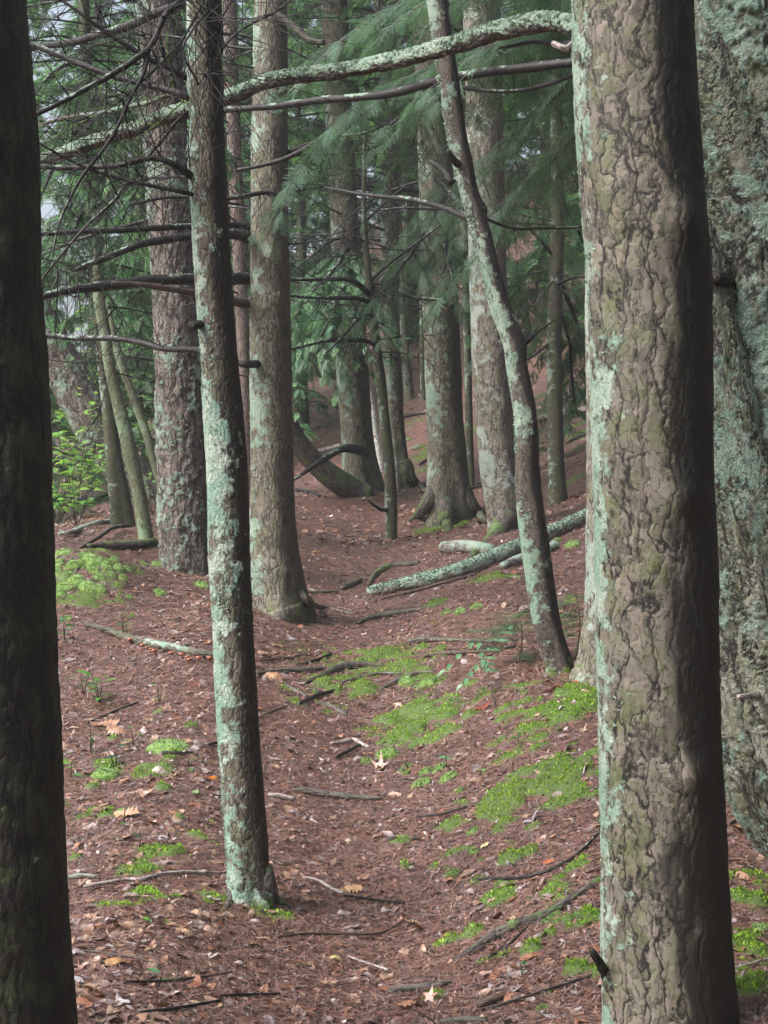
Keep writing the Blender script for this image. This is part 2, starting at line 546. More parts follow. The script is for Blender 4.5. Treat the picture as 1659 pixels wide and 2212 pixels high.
B['grey'] = make_bark('grey_ridged_bark', (0.115, 0.098, 0.080), (0.20, 0.175, 0.145), (0.035, 0.026, 0.020), su=38, sv=6.0, warp=0.5, cw=0.17,
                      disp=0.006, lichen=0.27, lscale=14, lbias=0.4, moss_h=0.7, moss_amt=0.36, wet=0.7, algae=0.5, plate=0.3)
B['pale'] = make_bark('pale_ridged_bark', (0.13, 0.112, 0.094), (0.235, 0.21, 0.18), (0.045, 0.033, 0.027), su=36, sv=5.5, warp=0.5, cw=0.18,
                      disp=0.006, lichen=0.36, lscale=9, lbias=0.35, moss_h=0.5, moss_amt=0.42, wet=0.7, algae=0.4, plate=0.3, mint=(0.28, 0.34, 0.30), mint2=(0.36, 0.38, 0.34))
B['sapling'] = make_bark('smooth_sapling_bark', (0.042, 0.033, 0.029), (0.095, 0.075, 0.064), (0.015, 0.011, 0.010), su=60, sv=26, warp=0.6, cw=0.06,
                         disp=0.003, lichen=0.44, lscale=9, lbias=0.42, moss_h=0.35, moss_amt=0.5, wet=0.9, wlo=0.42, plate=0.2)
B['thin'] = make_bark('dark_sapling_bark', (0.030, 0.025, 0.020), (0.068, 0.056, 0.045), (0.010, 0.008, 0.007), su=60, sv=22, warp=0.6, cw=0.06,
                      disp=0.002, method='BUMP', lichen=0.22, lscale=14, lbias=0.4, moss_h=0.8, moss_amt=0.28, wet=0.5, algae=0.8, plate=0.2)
B['olive'] = make_bark('olive_lichen_bark', (0.065, 0.066, 0.044), (0.125, 0.135, 0.09), (0.03, 0.026, 0.02), su=50, sv=22, warp=0.6, cw=0.06,
                       disp=0.002, method='BUMP', lichen=0.45, lscale=12, lbias=0.3, moss_h=0.8, moss_amt=0.3, algae=1.0, plate=0.2, mint=(0.16, 0.23, 0.14), mint2=(0.22, 0.28, 0.18))
B['red'] = make_bark('reddish_pine_bark', (0.11, 0.075, 0.066), (0.20, 0.145, 0.13), (0.04, 0.027, 0.024), su=30, sv=12, warp=0.5, cw=0.10,
                     disp=0.004, method='BUMP', lichen=0.1)
B['birch'] = make_bark('white_birch_bark', (0.30, 0.29, 0.27), (0.55, 0.54, 0.51), (0.05, 0.04, 0.035), su=8, sv=40, warp=0.5, cw=0.10,
                       disp=0.002, method='BUMP', lichen=0.25)
B['log'] = make_bark('lichened_log_bark', (0.10, 0.085, 0.072), (0.24, 0.215, 0.19), (0.03, 0.024, 0.02), su=30, sv=14, warp=0.5, cw=0.10,
                     disp=0.004, lichen=0.52, lscale=11, lbias=0.45, ldir=(-0.2, -0.2, 0.95))
B['oldlog'] = make_bark('weathered_log_bark', (0.055, 0.045, 0.038), (0.13, 0.112, 0.095), (0.02, 0.016, 0.014), su=30, sv=10, warp=0.5, cw=0.12,
                        disp=0.004, lichen=0.30, lscale=14, lbias=0.3, ldir=(-0.2, -0.2, 0.95), algae=0.7)
B['limb'] = make_bark('dead_limb_bark', (0.010, 0.0085, 0.008), (0.024, 0.020, 0.019), (0.005, 0.004, 0.004), su=70, sv=24, warp=0.4, cw=0.12,
                      disp=0.0015, method='BUMP', lichen=0.16, lscale=14, lbias=0.45, ldir=(-0.2, -0.3, 0.9), algae=0.0, rough=0.55, plate=0.2)
B['shaggy'] = make_bark('shaggy_lichen_limb', (0.035, 0.028, 0.024), (0.075, 0.060, 0.05), (0.01, 0.008, 0.007), su=50, sv=20, warp=0.4, cw=0.12,
                        disp=0.007, lichen=0.66, lscale=13, lbias=0.75, ldir=(-0.15, -0.25, 0.95), mint=(0.21, 0.32, 0.23), mint2=(0.33, 0.41, 0.32))
B['root'] = make_bark('weathered_root_bark', (0.055, 0.045, 0.042), (0.13, 0.11, 0.105), (0.018, 0.013, 0.012), su=50, sv=12, warp=0.4, cw=0.13,
                      disp=0.003, method='BUMP', lichen=0.0, algae=0.5, rough=0.5)
B['mossroot'] = make_bark('moss_grown_root_bark', (0.05, 0.042, 0.036), (0.12, 0.10, 0.09), (0.018, 0.013, 0.012), su=50, sv=12, warp=0.4, cw=0.13,
                          disp=0.004, method='BUMP', lichen=0.47, lscale=14, lbias=0.3, ldir=(-0.2, -0.3, 0.9), mint=(0.05, 0.10, 0.015), mint2=(0.11, 0.19, 0.03))
B['greystick'] = make_bark('bleached_stick_bark', (0.17, 0.14, 0.13), (0.36, 0.31, 0.29), (0.06, 0.045, 0.04), su=60, sv=14, warp=0.3, cw=0.10,
                           disp=0.0015, method='BUMP', lichen=0.0, rough=0.5)
B['brownstick'] = make_bark('brown_stick_bark', (0.045, 0.030, 0.025), (0.10, 0.068, 0.055), (0.02, 0.012, 0.01), su=60, sv=14, warp=0.3, cw=0.10,
                            disp=0.0015, method='BUMP', lichen=0.0, rough=0.5)


def mat_color_attr(name, rough=0.5, spec=0.4, trans=0.3, tboost=1.6, noise=0.0, bump=0.0):
    n = N(name)
    c = n.attr('col', 'Color')
    if noise:
        c = n.mix(noise, c, n.mix(n.noise(n.new('ShaderNodeTexCoord').outputs['Object'], 220.0, 3.0), (0.3, 0.3, 0.3), (1.4, 1.4, 1.4)), 'MULTIPLY')
    tr = n.mix(1.0, c, (tboost, tboost * 1.05, tboost * 0.8), 'MULTIPLY')
    return n.finish(c, rough, spec, trans=(tr, trans) if trans else None)


M_FOL = mat_color_attr('hemlock_needles', 0.42, 0.5, 0.36, 1.5)
M_LEAF = mat_color_attr('green_leaf', 0.35, 0.5, 0.35, 1.6)
M_LITTER = mat_color_attr('dead_leaf', 0.38, 0.55, 0.12, 1.2)
M_NEEDLE = mat_color_attr('dead_needle', 0.42, 0.5, 0.0)
M_MOSSBLADE = mat_color_attr('moss_blade', 0.6, 0.3, 0.35, 1.7)
M_LICHENFLAKE = mat_color_attr('lichen_flake', 0.8, 0.2, 0.15, 1.2)


def mat_ground():
    n = N('needle_duff')
    co = n.new('ShaderNodeTexCoord').outputs['Object']
    a = n.noise(co, 1.3, 5.0, 0.65)
    b = n.noise(co, 28.0, 6.0, 0.7)
    f = n.noise(n.vmul(co, (1, 1, 1)), 150.0, 4.0, 0.7)
    c = n.mix(n.ramp(b, 0.35, 0.68), (0.042, 0.021, 0.018), (0.18, 0.090, 0.076))
    c = n.mix(n.ramp(a, 0.44, 0.62, 0.0, 0.75), c, (0.055, 0.036, 0.032))
    c = n.mix(n.ramp(n.noise(n.vadd(co, (5, 3, 1)), 5.0, 5.0, 0.65), 0.5, 0.68, 0.0, 0.5), c, (0.20, 0.105, 0.075))
    c = n.mix(n.ramp(f, 0.54, 0.68, 0.0, 0.75), c, (0.30, 0.17, 0.125))
    ms = n.attr('moss', 'Fac')
    mv = n.math('ADD', ms, n.math('MULTIPLY', n.math('SUBTRACT', b, 0.5), 0.8))
    c = n.mix(n.ramp(mv, 0.38, 0.62, 0.0, 0.9), c, n.mix(f, (0.02, 0.045, 0.006), (0.10, 0.17, 0.02)))
    h = n.math('ADD', n.math('MULTIPLY', b, 0.7), n.math('MULTIPLY', f, 0.35))
    return n.finish(c, 0.48, 0.5, disp=h, dscale=0.012, method='BUMP')


def mat_moss_cushion():
    n = N('cushion_moss')
    co = n.new('ShaderNodeTexCoord').outputs['Object']
    oi = n.new('ShaderNodeObjectInfo').outputs['Random']
    f = n.noise(co, 190.0, 4.0, 0.7)
    b = n.noise(co, 30.0, 4.0, 0.6)
    c = n.mix(n.ramp(f, 0.35, 0.65), (0.05, 0.11, 0.015), (0.24, 0.38, 0.085))
    c = n.mix(n.ramp(b, 0.4, 0.7, 0.0, 0.6), c, (0.30, 0.42, 0.13))
    c = n.mix(n.math('MULTIPLY', oi, 0.6), c, (0.12, 0.24, 0.03))
    h = n.math('ADD', n.math('MULTIPLY', b, 1.0), n.math('MULTIPLY', f, 0.6))
    return n.finish(c, 0.75, 0.25, disp=h, dscale=0.010, method='BOTH', sheen=0.3)


M_GROUND, M_CUSH = mat_ground(), mat_moss_cushion()

# ------------------------------------------------------------------ moss carpets: where moss covers the duff
MOSS = [  # px, py, width, height (on the 1659 x 2212 frame), strength
    (800, 1435, 330, 70, 0.9), (760, 1490, 220, 40, 0.8), (905, 1478, 120, 50, 0.8), (880, 1560, 170, 70, 1.15), (950, 1540, 110, 50, 0.9), (870, 1595, 110, 35, 1.0),
    (1080, 1560, 120, 26, 0.9), (1140, 1610, 150, 40, 0.75), (1190, 1690, 260, 60, 1.25), (1080, 1745, 170, 44, 1.25), (1010, 1785, 90, 26, 0.9),
    (1270, 1640, 130, 60, 1.1), (1230, 1530, 170, 36, 1.0), (1080, 1930, 110, 70, 0.8), (1240, 1880, 140, 40, 0.8), (1250, 1990, 120, 60, 0.75),
    (1040, 2085, 70, 24, 0.8), (860, 1823, 50, 12, 0.9), (1000, 1890, 90, 30, 0.7), (345, 1845, 120, 36, 1.1), (430, 1815, 110, 24, 0.9), (290, 1885, 110, 30, 0.8),
    (330, 1935, 130, 30, 0.7), (240, 1955, 120, 24, 0.7), (540, 1962, 190, 26, 1.2), (210, 1760, 160, 26, 0.7), (230, 1660, 90, 40, 1.1), (320, 1668, 100, 26, 0.9),
    (150, 1740, 40, 20, 0.9), (200, 1235, 190, 90, .62), (150, 1280, 120, 50, .6), (1620, 1940, 90, 60, 1.0), (1630, 2060, 110, 80, 1.0), (1590, 2110, 90, 40, 0.8),
    (650, 1330, 70, 16, 1.1), (1270, 1500, 110, 40, 1.1), (1060, 1245, 110, 20, 0.8), (950, 1302, 90, 14, 0.7), (1100, 1190, 120, 20, 0.8), (960, 1140, 130, 20, 1.0),
    (1180, 2150, 70, 20, 0.6), (870, 2037, 60, 10, 0.7), (690, 1530, 140, 20, 0.8), (640, 1492, 70, 20, 0.8), (1300, 2110, 70, 40, 0.6), (470, 1940, 60, 20, 0.7),
    (780, 1055, 90, 20, 1.0), (910, 985, 80, 20, 0.8), (905, 1020, 60, 14, 0.8), (1120, 1500, 160, 20, 0.5), (1000, 1840, 130, 22, 0.6)]
_r = np.random.default_rng(99)
for _k in range(60):                                     # scattered small spots, mostly on the slope
    MOSS.append((_r.uniform(860, 1330), _r.uniform(1270, 2160), _r.uniform(18, 60), _r.uniform(8, 18), _r.uniform(.6, 1.0)))
for _k in range(26):                                     # and high on the far slope
    MOSS.append((_r.uniform(640, 1270), _r.uniform(880, 1050), _r.uniform(30, 90), _r.uniform(6, 14), _r.uniform(.6, .9)))
MOSS += [(1180, 1665, 330, 26, 1.2), (1120, 1725, 300, 26, 1.2), (1230, 1725, 160, 30, 1.1), (1200, 1560, 240, 22, 1.1), (1070, 1500, 200, 18, 1.0), (960, 1590, 160, 22, 1.2), (1110, 1860, 150, 26, .9), (900, 1425, 120, 16, 1.1), (700, 1462, 120, 16, 1.0), (1180, 1940, 110, 30, .9), (1620, 1900, 110, 40, 1.1), (1610, 2140, 130, 50, 1.1)]
for _k in range(16):
    MOSS.append((_r.uniform(160, 460), _r.uniform(1450, 2000), _r.uniform(18, 50), _r.uniform(8, 14), _r.uniform(.6, .9)))
_mc = []
for (px, py, w, h, s_) in MOSS:
    c = GP(px, py)
    y0, y1 = GP(px, py + h / 2)[1], GP(px, py - h / 2)[1]
    _mc.append((c[0], c[1], max(0.04, w / 2 * c[1] / F), max(0.04, abs(y1 - y0) / 2), s_))


def moss_mask(x, y):
    m = np.zeros_like(np.asarray(x, float))
    for (cx, cy, a, b, s_) in _mc:
        d = ((x - cx) / a) ** 2 + ((y - cy) / b) ** 2
        m = np.maximum(m, s_ * np.exp(-d * 0.9))
    return m


def moss_at(x, y):
    m = moss_mask(x, y)
    return m + m.clip(0, 0.65) * (2.5 * n2(x, y, 8.0, 3, 21) + 1.6 * n2(x, y, 26.0, 2, 22)) - .03


def moss_lift(x, y, m):
    """moss stands up in low humps"""
    return np.clip(m, 0, 1.3) * (0.014 + 0.034 * np.clip(n2(x, y, 5.5, 2, 23) + .25, 0, 1))


# ------------------------------------------------------------------ ground
def axis(pieces):
    out = [pieces[0][0]]
    for (a, b, st) in pieces:
        n = max(1, int(round((b - a) / st)))
        out += list(a + (b - a) * (np.arange(n) + 1) / n)
    return np.array(out)


gx = axis([(-60, -30, 6), (-30, -8, 1.0), (-8, -3.4, 0.15), (-3.4, 3.4, 0.022), (3.4, 8, 0.15), (8, 30, 1.0), (30, 60, 6)])
gy = axis([(-26, -6, 4), (-6, 3.2, 0.4), (3.2, 9, 0.018), (9, 16, 0.035), (16, 32, 0.12), (32, 60, 0.8), (60, 84, 6)])
XX, YY = np.meshgrid(gx, gy)
zs = ground(XX, YY)
near = ((YY > 3) & (YY < 20)).astype(float)
zs = zs + near * 0.006 * n2(XX, YY, 26.0, 2, 9)
mm = moss_at(XX, YY)
zs = zs + moss_lift(XX, YY, mm) * (YY < 25)
idx = np.arange(XX.size).reshape(XX.shape)
q = np.stack([idx[:-1, :-1], idx[:-1, 1:], idx[1:, 1:], idx[1:, :-1]], -1).reshape(-1, 4)
gr = mk('ground', np.stack([XX, YY, zs], -1).reshape(-1, 3), q, M_GROUND, attrs={'moss': np.clip(mm, -1, 1.5).ravel()})
gr['kind'] = 'structure'
gr['label'] = 'forest floor of wet brown needles rising towards the back'


# ------------------------------------------------------------------ foliage prototypes
def quadstrip(a, b, wa, wb, side):
    return np.array([a - side * wa, a + side * wa, b + side * wb, b - side * wb])


def spray_proto(lod, seed):
    """a flat drooping hemlock spray along +X, unit length. lod 0: single needles; 1: twiglets; 2: clumps"""
    r = np.random.default_rng(seed)
    V, Fq, tip, stem = [], [], [], []

    def add(q4, tp, sm):
        Fq.append(np.arange(4) + 4 * len(V))
        V.append(q4)
        tip.append(tp)
        stem.append(sm)
    bend = r.uniform(-0.12, 0.12)
    ax = lambda t: np.array([t, bend * t * t, -0.22 * t * t])
    Y = np.array([0, 1.0, 0])
    if lod == 2:
        for k in range(5):
            t = k / 5
            side = 1 if k % 2 else -1
            p = ax(t)
            d = np.array([0.5, side * 0.5, r.uniform(-.25, .1)])
            add(np.array([p, p + d * 0.5 + [0, -side * .16, 0], p + d * 0.9, p + d * 0.5 + [0, side * .16, 0]]), 0.2, 0)
        return np.vstack(V), np.array(Fq), np.array(tip), np.array(stem)
    nax = 5
    for k in range(nax):
        add(quadstrip(ax(k / nax), ax((k + 1) / nax), 0.007 * (1 - k / nax) + 0.002, 0.007 * (1 - (k + 1) / nax) + 0.002, Y), 0, 1)
    nl = 30 if lod == 0 else 28
    for k in range(nl):
        t = 0.05 + 0.93 * k / nl + r.uniform(-.012, .012)
        side = 1 if k % 2 else -1
        L = (0.06 + 0.46 * (1 - t) ** 0.8 * min(1, t * 5)) * r.uniform(0.65, 1.15)
        an = math.radians(r.uniform(38, 62))
        d = np.array([math.cos(an), side * math.sin(an), r.uniform(-0.22, 0.06)])
        p0 = ax(t)
        nrm2 = np.array([-d[1], d[0], 0])
        if lod == 1:
            w = 0.026 * r.uniform(0.7, 1.2)
            dr = np.array([0, 0, -0.25 * L * L * 2])
            m1, m2 = p0 + d * L * 0.4 + dr * .2, p0 + d * L + dr
            V4 = np.array([p0, m1 - nrm2 * w, m2, m1 + nrm2 * w])
            add(V4, min(1, 0.25 + 0.75 * t) * r.uniform(.3, 1), 0)
            if L > 0.2:
                for sd in (1, -1):
                    e = p0 + d * L * 0.45
                    dd = (d * 0.7 + nrm2 * sd * 0.7) * L * 0.45
                    nn = np.array([-dd[1], dd[0], 0]) * 0.16
                    add(np.array([e, e + dd * .5 - nn, e + dd + [0, 0, -.01], e + dd * .5 + nn]), r.uniform(.3, 1), 0)
        else:
            segs = max(3, int(L / 0.030))
            tw = p0 + d * L + np.array([0, 0, -0.5 * L * L])
            add(quadstrip(p0, tw, 0.004, 0.002, nrm2), 0, 1)
            for j in range(segs):
                u = (j + 0.6) / segs
                b = p0 + d * L * u + np.array([0, 0, -0.5 * (L * u) ** 2])
                for sd in (1, -1):
                    nl_ = 0.034 * r.uniform(.7, 1.15) * (1 - 0.45 * u)
                    dd = d * 0.45 + nrm2 * sd * 0.9 + np.array([0, 0, r.uniform(-.25, .15)])
                    e = b + dd * nl_
                    wv = d * 0.0068
                    add(np.array([b - wv, b + wv, e + wv * .7, e - wv * .7]), max(0, u - 0.45) * 1.6 * r.uniform(.5, 1.), 0)
    return np.vstack(V), np.array(Fq), np.array(tip), np.array(stem)


SP = {l: [spray_proto(l, 100 * l + s) for s in range(5)] for l in (0, 1, 2)}


def instances(lod, pos, dirs, ups, scale, base, tipcol, seed=0):
    r = np.random.default_rng(seed)
    pos, dirs, ups = np.asarray(pos), np.asarray(dirs), np.asarray(ups)
    dirs = dirs / (np.linalg.norm(dirs, axis=1)[:, None] + 1e-9)
    Yv = np.cross(ups, dirs)
    Yv /= np.linalg.norm(Yv, axis=1)[:, None] + 1e-9
    Zv = np.cross(dirs, Yv)
    which = r.integers(0, 5, len(pos))
    Vs, Fs, Cs, off = [], [], [], 0
    base = np.asarray(base)
    if base.ndim == 1:
        base = np.repeat(base[None], len(pos), 0)
    for w in range(5):
        i = np.where(which == w)[0]
        if not len(i):
            continue
        V, Fq, tp, sm = SP[lod][w]
        M = np.stack([dirs[i], Yv[i], Zv[i]], 1) * np.asarray(scale)[i, None, None]
        VV = np.einsum('vk,nkj->nvj', V, M) + pos[i][:, None, :]
        FF = Fq[None] + (np.arange(len(i)) * len(V))[:, None, None] + off
        br = r.uniform(0.65, 1.3, (len(i), 1, 1)) * r.uniform(0.75, 1.25, (len(i), len(Fq), 1))
        tf = (tp[None, :, None] * r.uniform(0, 1, (len(i), 1, 1)))
        c = base[i][:, None, :] * (1 - tf) + np.asarray(tipcol)[None, None] * tf
        c = c * br
        c = np.where(sm[None, :, None] > 0, np.array([0.05, 0.035, 0.025]), c)
        Vs.append(VV.reshape(-1, 3))
        Fs.append(FF.reshape(-1, 4))
        Cs.append(c.reshape(-1, 3))
        off += VV.shape[0] * VV.shape[1]
    return np.vstack(Vs), np.vstack(Fs), np.vstack(Cs)


GREEN, TIPC = np.array([0.066, 0.155, 0.082]), np.array([0.17, 0.34, 0.08])


def nrmz(a):
    return a / (np.linalg.norm(a, axis=-1, keepdims=True) + 1e-9)


def bough_foliage(spine, lod, seed, sub=0.14, sublen=(0.35, 0.8), sc=(0.22, 0.42), t0=0.1, droop=0.7, base=GREEN, tipc=TIPC, step=0.085, lean=(0, 0, 0)):
    """side shoots off a bough, each set with sprays; returns leaf arrays and thin shoot tubes"""
    r = np.random.default_rng(seed)
    c = spine[:, :3]
    s = np.concatenate([[0], np.cumsum(np.linalg.norm(np.diff(c, axis=0), axis=1))])
    T = nrmz(np.gradient(c, axis=0))
    pos, dirs, ups, scl, tubes = [], [], [], [], []
    k, d = 0, t0 * s[-1]
    up = np.array([0, 0, 1.0])
    while d < s[-1]:
        p = np.array([np.interp(d, s, c[:, j]) for j in range(3)])
        t = np.array([np.interp(d, s, T[:, j]) for j in range(3)])
        side = np.cross(up, t)
        side /= np.linalg.norm(side) + 1e-9
        sg = 1 if k % 2 else -1
        fr = 1 - d / s[-1]
        L = r.uniform(*sublen) * (0.45 + 0.55 * min(1, fr * 1.5))
        a = math.radians(r.uniform(35, 65))
        dr = t * math.cos(a) + side * sg * math.sin(a) + np.array(lean) * r.uniform(0.4, 1.2)
        m = max(2, int(L / step))
        path = []
        for j in range(m + 1):
            u = j / m
            q_ = p + dr * L * u + np.array([0, 0, -droop * L * u * u * r.uniform(.85, 1.1)])
            path.append([*q_, 0.0035 * (1 - u) + 0.0012])
        path = np.array(path)
        tubes.append(tube(path, 3))
        td = nrmz(np.gradient(path[:, :3], axis=0))
        for j in range(m + 1):
            for sd in (1, -1):
                sv = np.cross(up, td[j])
                sv /= np.linalg.norm(sv) + 1e-9
                dd = td[j] * r.uniform(.6, 1.1) + sv * sd * r.uniform(.35, .9) + np.array([0, 0, -r.uniform(.1, .45)])
                pos.append(path[j, :3])
                dirs.append(dd)
                ups.append(up + r.normal(0, .3, 3))
                scl.append(r.uniform(*sc) * (0.65 + 0.35 * (1 - j / m)))
        d += sub * r.uniform(.6, 1.4)
        k += 1
    V, Fq, C = instances(lod, pos, dirs, ups, np.array(scl), base, tipc, seed)
    return (V, Fq, C), tubes


def crown_arrays(z0, z1, rmax, nb, lod, seed, base=GREEN, tipc=TIPC, sc=(0.4, 0.75), step=0.28, open_=0.25, low=0.55):
    """a whole hemlock crown about the z axis: whorls of drooping branches set with sprays; brown branch wood is in the same sheet of leaves"""
    r = np.random.default_rng(seed)
    pos, dirs, ups, scl = [], [], [], []
    wood = []
    for b in range(nb):
        u = (b + r.uniform(0, 1)) / nb
        z = z0 + (z1 - z0) * u ** 0.9
        az = b * 2.39996 + r.uniform(-.5, .5)
        L = rmax * (low + (1 - low) * min(1, u * 6)) * max(0.12, (1 - u)) ** 0.65 * r.uniform(0.55, 1.15)
        e = np.array([math.cos(az), math.sin(az), 0])
        sd0 = np.array([-e[1], e[0], 0])
        lift = r.uniform(-0.12, 0.18)
        f = lambda t: np.array([0, 0, z]) + e * L * t + np.array([0, 0, L * (lift * t - 0.36 * t * t)]) + sd0 * 0.12 * L * math.sin(t * 2 + b)
        m = max(3, int(L / step))
        pts = np.array([[*f(j / m), 0.022 * (1 - j / m) * (L / 3) + 0.004] for j in range(m + 1)])
        wood.append(tube(pts, 4))
        for j in range(m + 1):
            t = max(open_, (j + r.uniform(-.4, .4)) / m)
            p = f(min(1, t))
            for sg in (1, -1):
                dd = e * r.uniform(.35, .9) + sd0 * sg * r.uniform(.5, 1.1) * (1.25 - t) + np.array([0, 0, -r.uniform(.0, .5)])
                q_ = r.uniform(*sc) * (1.25 - .5 * t)
                pos.append(p + np.array([0, 0, r.uniform(-.03, .03)]))
                dirs.append(dd)
                ups.append(np.array([0, 0, 1.0]) + r.normal(0, .25, 3))
                scl.append(q_)
                if q_ > 0.45 and r.uniform() < .6:
                    pos.append(p + nrmz(dd) * q_ * 0.55)
                    dirs.append(dd + sd0 * r.uniform(-.8, .8) + np.array([0, 0, -.2]))
                    ups.append(np.array([0, 0, 1.0]) + r.normal(0, .25, 3))
                    scl.append(q_ * .7)
            if t >= 0.95:
                pos.append(p)
                dirs.append(e + np.array([0, 0, -.4]))
                ups.append(np.array([0, 0, 1.0]))
                scl.append(r.uniform(*sc))
    b2 = np.asarray(base)[None] * np.random.default_rng(seed + 5).uniform(0.7, 1.25, (len(pos), 1))
    V, Fq, C = instances(lod, pos, dirs, ups, np.array(scl), b2, tipc, seed)
    Wv, Wf, _ = join(wood)
    fl, cl = [Fq], [C]
    for f_ in Wf:
        fl.append(f_ + len(V))
        cl.append(np.repeat([[0.045, 0.034, 0.028]], len(f_), 0))
    return np.vstack([V, Wv]), fl, np.vstack(cl)


def mk_leaves(name, arr, mat, parent=None, loc=None):
    V, Fq, C = arr
    return mk(name, V, Fq, mat, parent, loc, smooth=False, fattrs={'col': C})


def with_tubes(leaf, tubes, col=(0.05, 0.036, 0.028)):
    V, Fq, C = leaf
    fl = list(Fq) if isinstance(Fq, (list, tuple)) else [Fq]
    Wv, Wf, _ = join(tubes)
    cl = [C]
    for f_ in Wf:
        fl.append(f_ + len(V))
        cl.append(np.repeat([list(col)], len(f_), 0))
    # regroup by face size, colours following
    d = {}
    k = 0
    Call = np.vstack(cl)
    for f_ in fl:
        d.setdefault(f_.shape[1], [[], []])
        d[f_.shape[1]][0].append(f_)
        d[f_.shape[1]][1].append(Call[k:k + len(f_)])
        k += len(f_)
    return np.vstack([V, Wv]), [np.vstack(a) for a, _ in d.values()], np.vstack([np.vstack(b) for _, b in d.values()])


# ------------------------------------------------------------------ trees
TREES = {}


def make_tree(key, name, label, cat, rows, Z, bark, H, nseg, ds, flare=None, wob=0.03, seed=1, knots=(), group=None, taper=0.35, wsc=2.5, zlean=0.0):
    """rows: (image row, left edge, right edge) of the trunk read off the photograph from the top down to the foot"""
    rows = sorted(rows, key=lambda r_: -r_[0])
    yb, lb, rb = rows[0]
    xb = ((lb + rb) / 2 - CX) / F * Z
    zg = float(ground(xb, Z))
    pts = [[xb, Z, zg - 0.35, (rb - lb) / 2 * Z / F], [xb, Z, zg - 0.02, (rb - lb) / 2 * Z / F]]
    for (y, l, r_) in rows:
        p = P((l + r_) / 2, y, Z)
        if p[2] > pts[-1][2] + 0.06:
            pts.append([p[0], Z + zlean * (p[2] - zg), p[2], (r_ - l) / 2 * Z / F])
    pts = np.array(pts)
    vis = catmull(pts, ds)
    top = pts[-1]
    d = pts[-1, :3] - pts[-3, :3]
    d /= np.linalg.norm(d)
    d = nrmz(d * 0.5 + np.array([0, 0, 0.5]))
    ext = []
    hh = max(0.3, H - top[2])
    for k in range(1, 9):
        u = k / 8
        ext.append([*(top[:3] + d * hh * u), top[3] * (1 - (1 - taper * .3) * u)])
    sp = np.vstack([vis, ext])
    base = np.array([xb, Z, zg])
    t = thing(name, label, cat, base, group)
    fl = (flare[0], flare[1], flare[2], flare[3], zg) if flare else None
    V, Fa, at = tube(sp, nseg, wob, wsc, seed, fl, knots)
    tr = mk('trunk', V, Fa, B[bark], t, base, attrs=at)
    TREES[key] = dict(root=t, base=base, spine=sp, trunk=tr)
    return TREES[key]


def at_z(T, z):
    sp = T['spine']
    return np.array([np.interp(z, sp[:, 2], sp[:, j]) for j in range(4)])


def add_root(T, pts, bark='root', nseg=14, ds=0.03, seed=3, sink=0.25, name='root'):
    """pts: (px, py, depth, radius px): a buttress that leaves the foot of the trunk in the air and runs out into the ground"""
    q = []
    for i, (px, py, Z, r_) in enumerate(pts):
        if i < len(pts) - 2:
            g = P(px, py, Z)
            rr = r_ * Z / F
        else:
            g = G(px, py, Z)
            rr = r_ * g[1] / F
            g[2] += rr * (1 - 2 * sink) * (1 if i == len(pts) - 2 else -.2)
        q.append([*g, rr])
    q = np.array(q)
    V, Fa, at = tube(catmull(q, ds), nseg, 0.12, 9, seed)
    return mk(name, V, Fa, B[bark], T['root'], T['base'], attrs=at)


def twig_tubes(spine, n, Lr, r0, seed, fwd=0.6, grav=-0.1, ns=3, t0=0.1, spread=1.0, planar=None, fork=0.5):
    r = np.random.default_rng(seed)
    c = spine[:, :3]
    out = []
    for k in range(n):
        u = r.uniform(t0, 1.0)
        i = int(u * (len(c) - 1))
        p = c[i]
        t = c[min(i + 1, len(c) - 1)] - c[max(i - 1, 0)]
        t = t / (np.linalg.norm(t) + 1e-9)
        e = r.normal(0, 1, 3)
        e[1] *= 0.7
        e -= t * e.dot(t)
        e /= np.linalg.norm(e) + 1e-9
        L = r.uniform(*Lr) * (1.1 - 0.6 * u)
        d = nrmz(t * fwd * r.uniform(.4, 1.4) + e * spread)
        m = 5
        pp, cur = [], p.copy()
        for j in range(m + 1):
            pp.append([*cur, r0 * (1 - 0.75 * j / m)])
            d = nrmz(d + r.normal(0, .085, 3) + np.array([0, 0, grav * .35]))
            cur = cur + d * L / m
        pp = np.array(pp)
        out.append(tube(pp, ns))
        if r.uniform() < fork:
            for kk in range(2):
                j = r.integers(1, m)
                d2 = nrmz(nrmz(pp[m, :3] - pp[0, :3]) + r.normal(0, .7, 3))
                q = np.array([[*(pp[j, :3] + d2 * L * .5 * v), r0 * .55 * (1 - .6 * v)] for v in (0, .5, 1)])
                out.append(tube(q, ns))
    return out


def branch(T, pts, bark='limb', nseg=8, ds=0.05, twigs=0, Lr=(.12, .5), tr=0.0028, seed=1, wob=0.10, name='branch', grav=-0.1, label=None):
    """pts: (px, py, Z, radius px) from the trunk outwards; twigs ride on the branch's own mesh"""
    q = []
    for (px, py, Z, r_) in pts:
        p = P(px, py, Z)
        q.append([*p, r_ * Z / F])
    sp = catmull(np.array(q), ds)
    # small natural crookedness
    k = np.linspace(0, 1, len(sp))
    s = np.concatenate([[0], np.cumsum(np.linalg.norm(np.diff(sp[:, :3], axis=0), axis=1))])
    for j in range(3):
        sp[:, j] += 0.012 * fbm(np.stack([s * 3.1, np.full_like(s, seed * 3.7 + j * 11), np.zeros_like(s)], -1), 2, seed) * np.minimum(1, s * 3)
    parts = [tube(sp, nseg, wob, 8, seed)]
    if twigs:
        parts += twig_tubes(sp, twigs, Lr, tr, seed + 50, grav=grav)
    V, Fa, at = join(parts)
    o = mk(name, V, Fa, B[bark], T['root'], T['base'], attrs=at)
    if label:
        o['label'] = label
    return o, sp


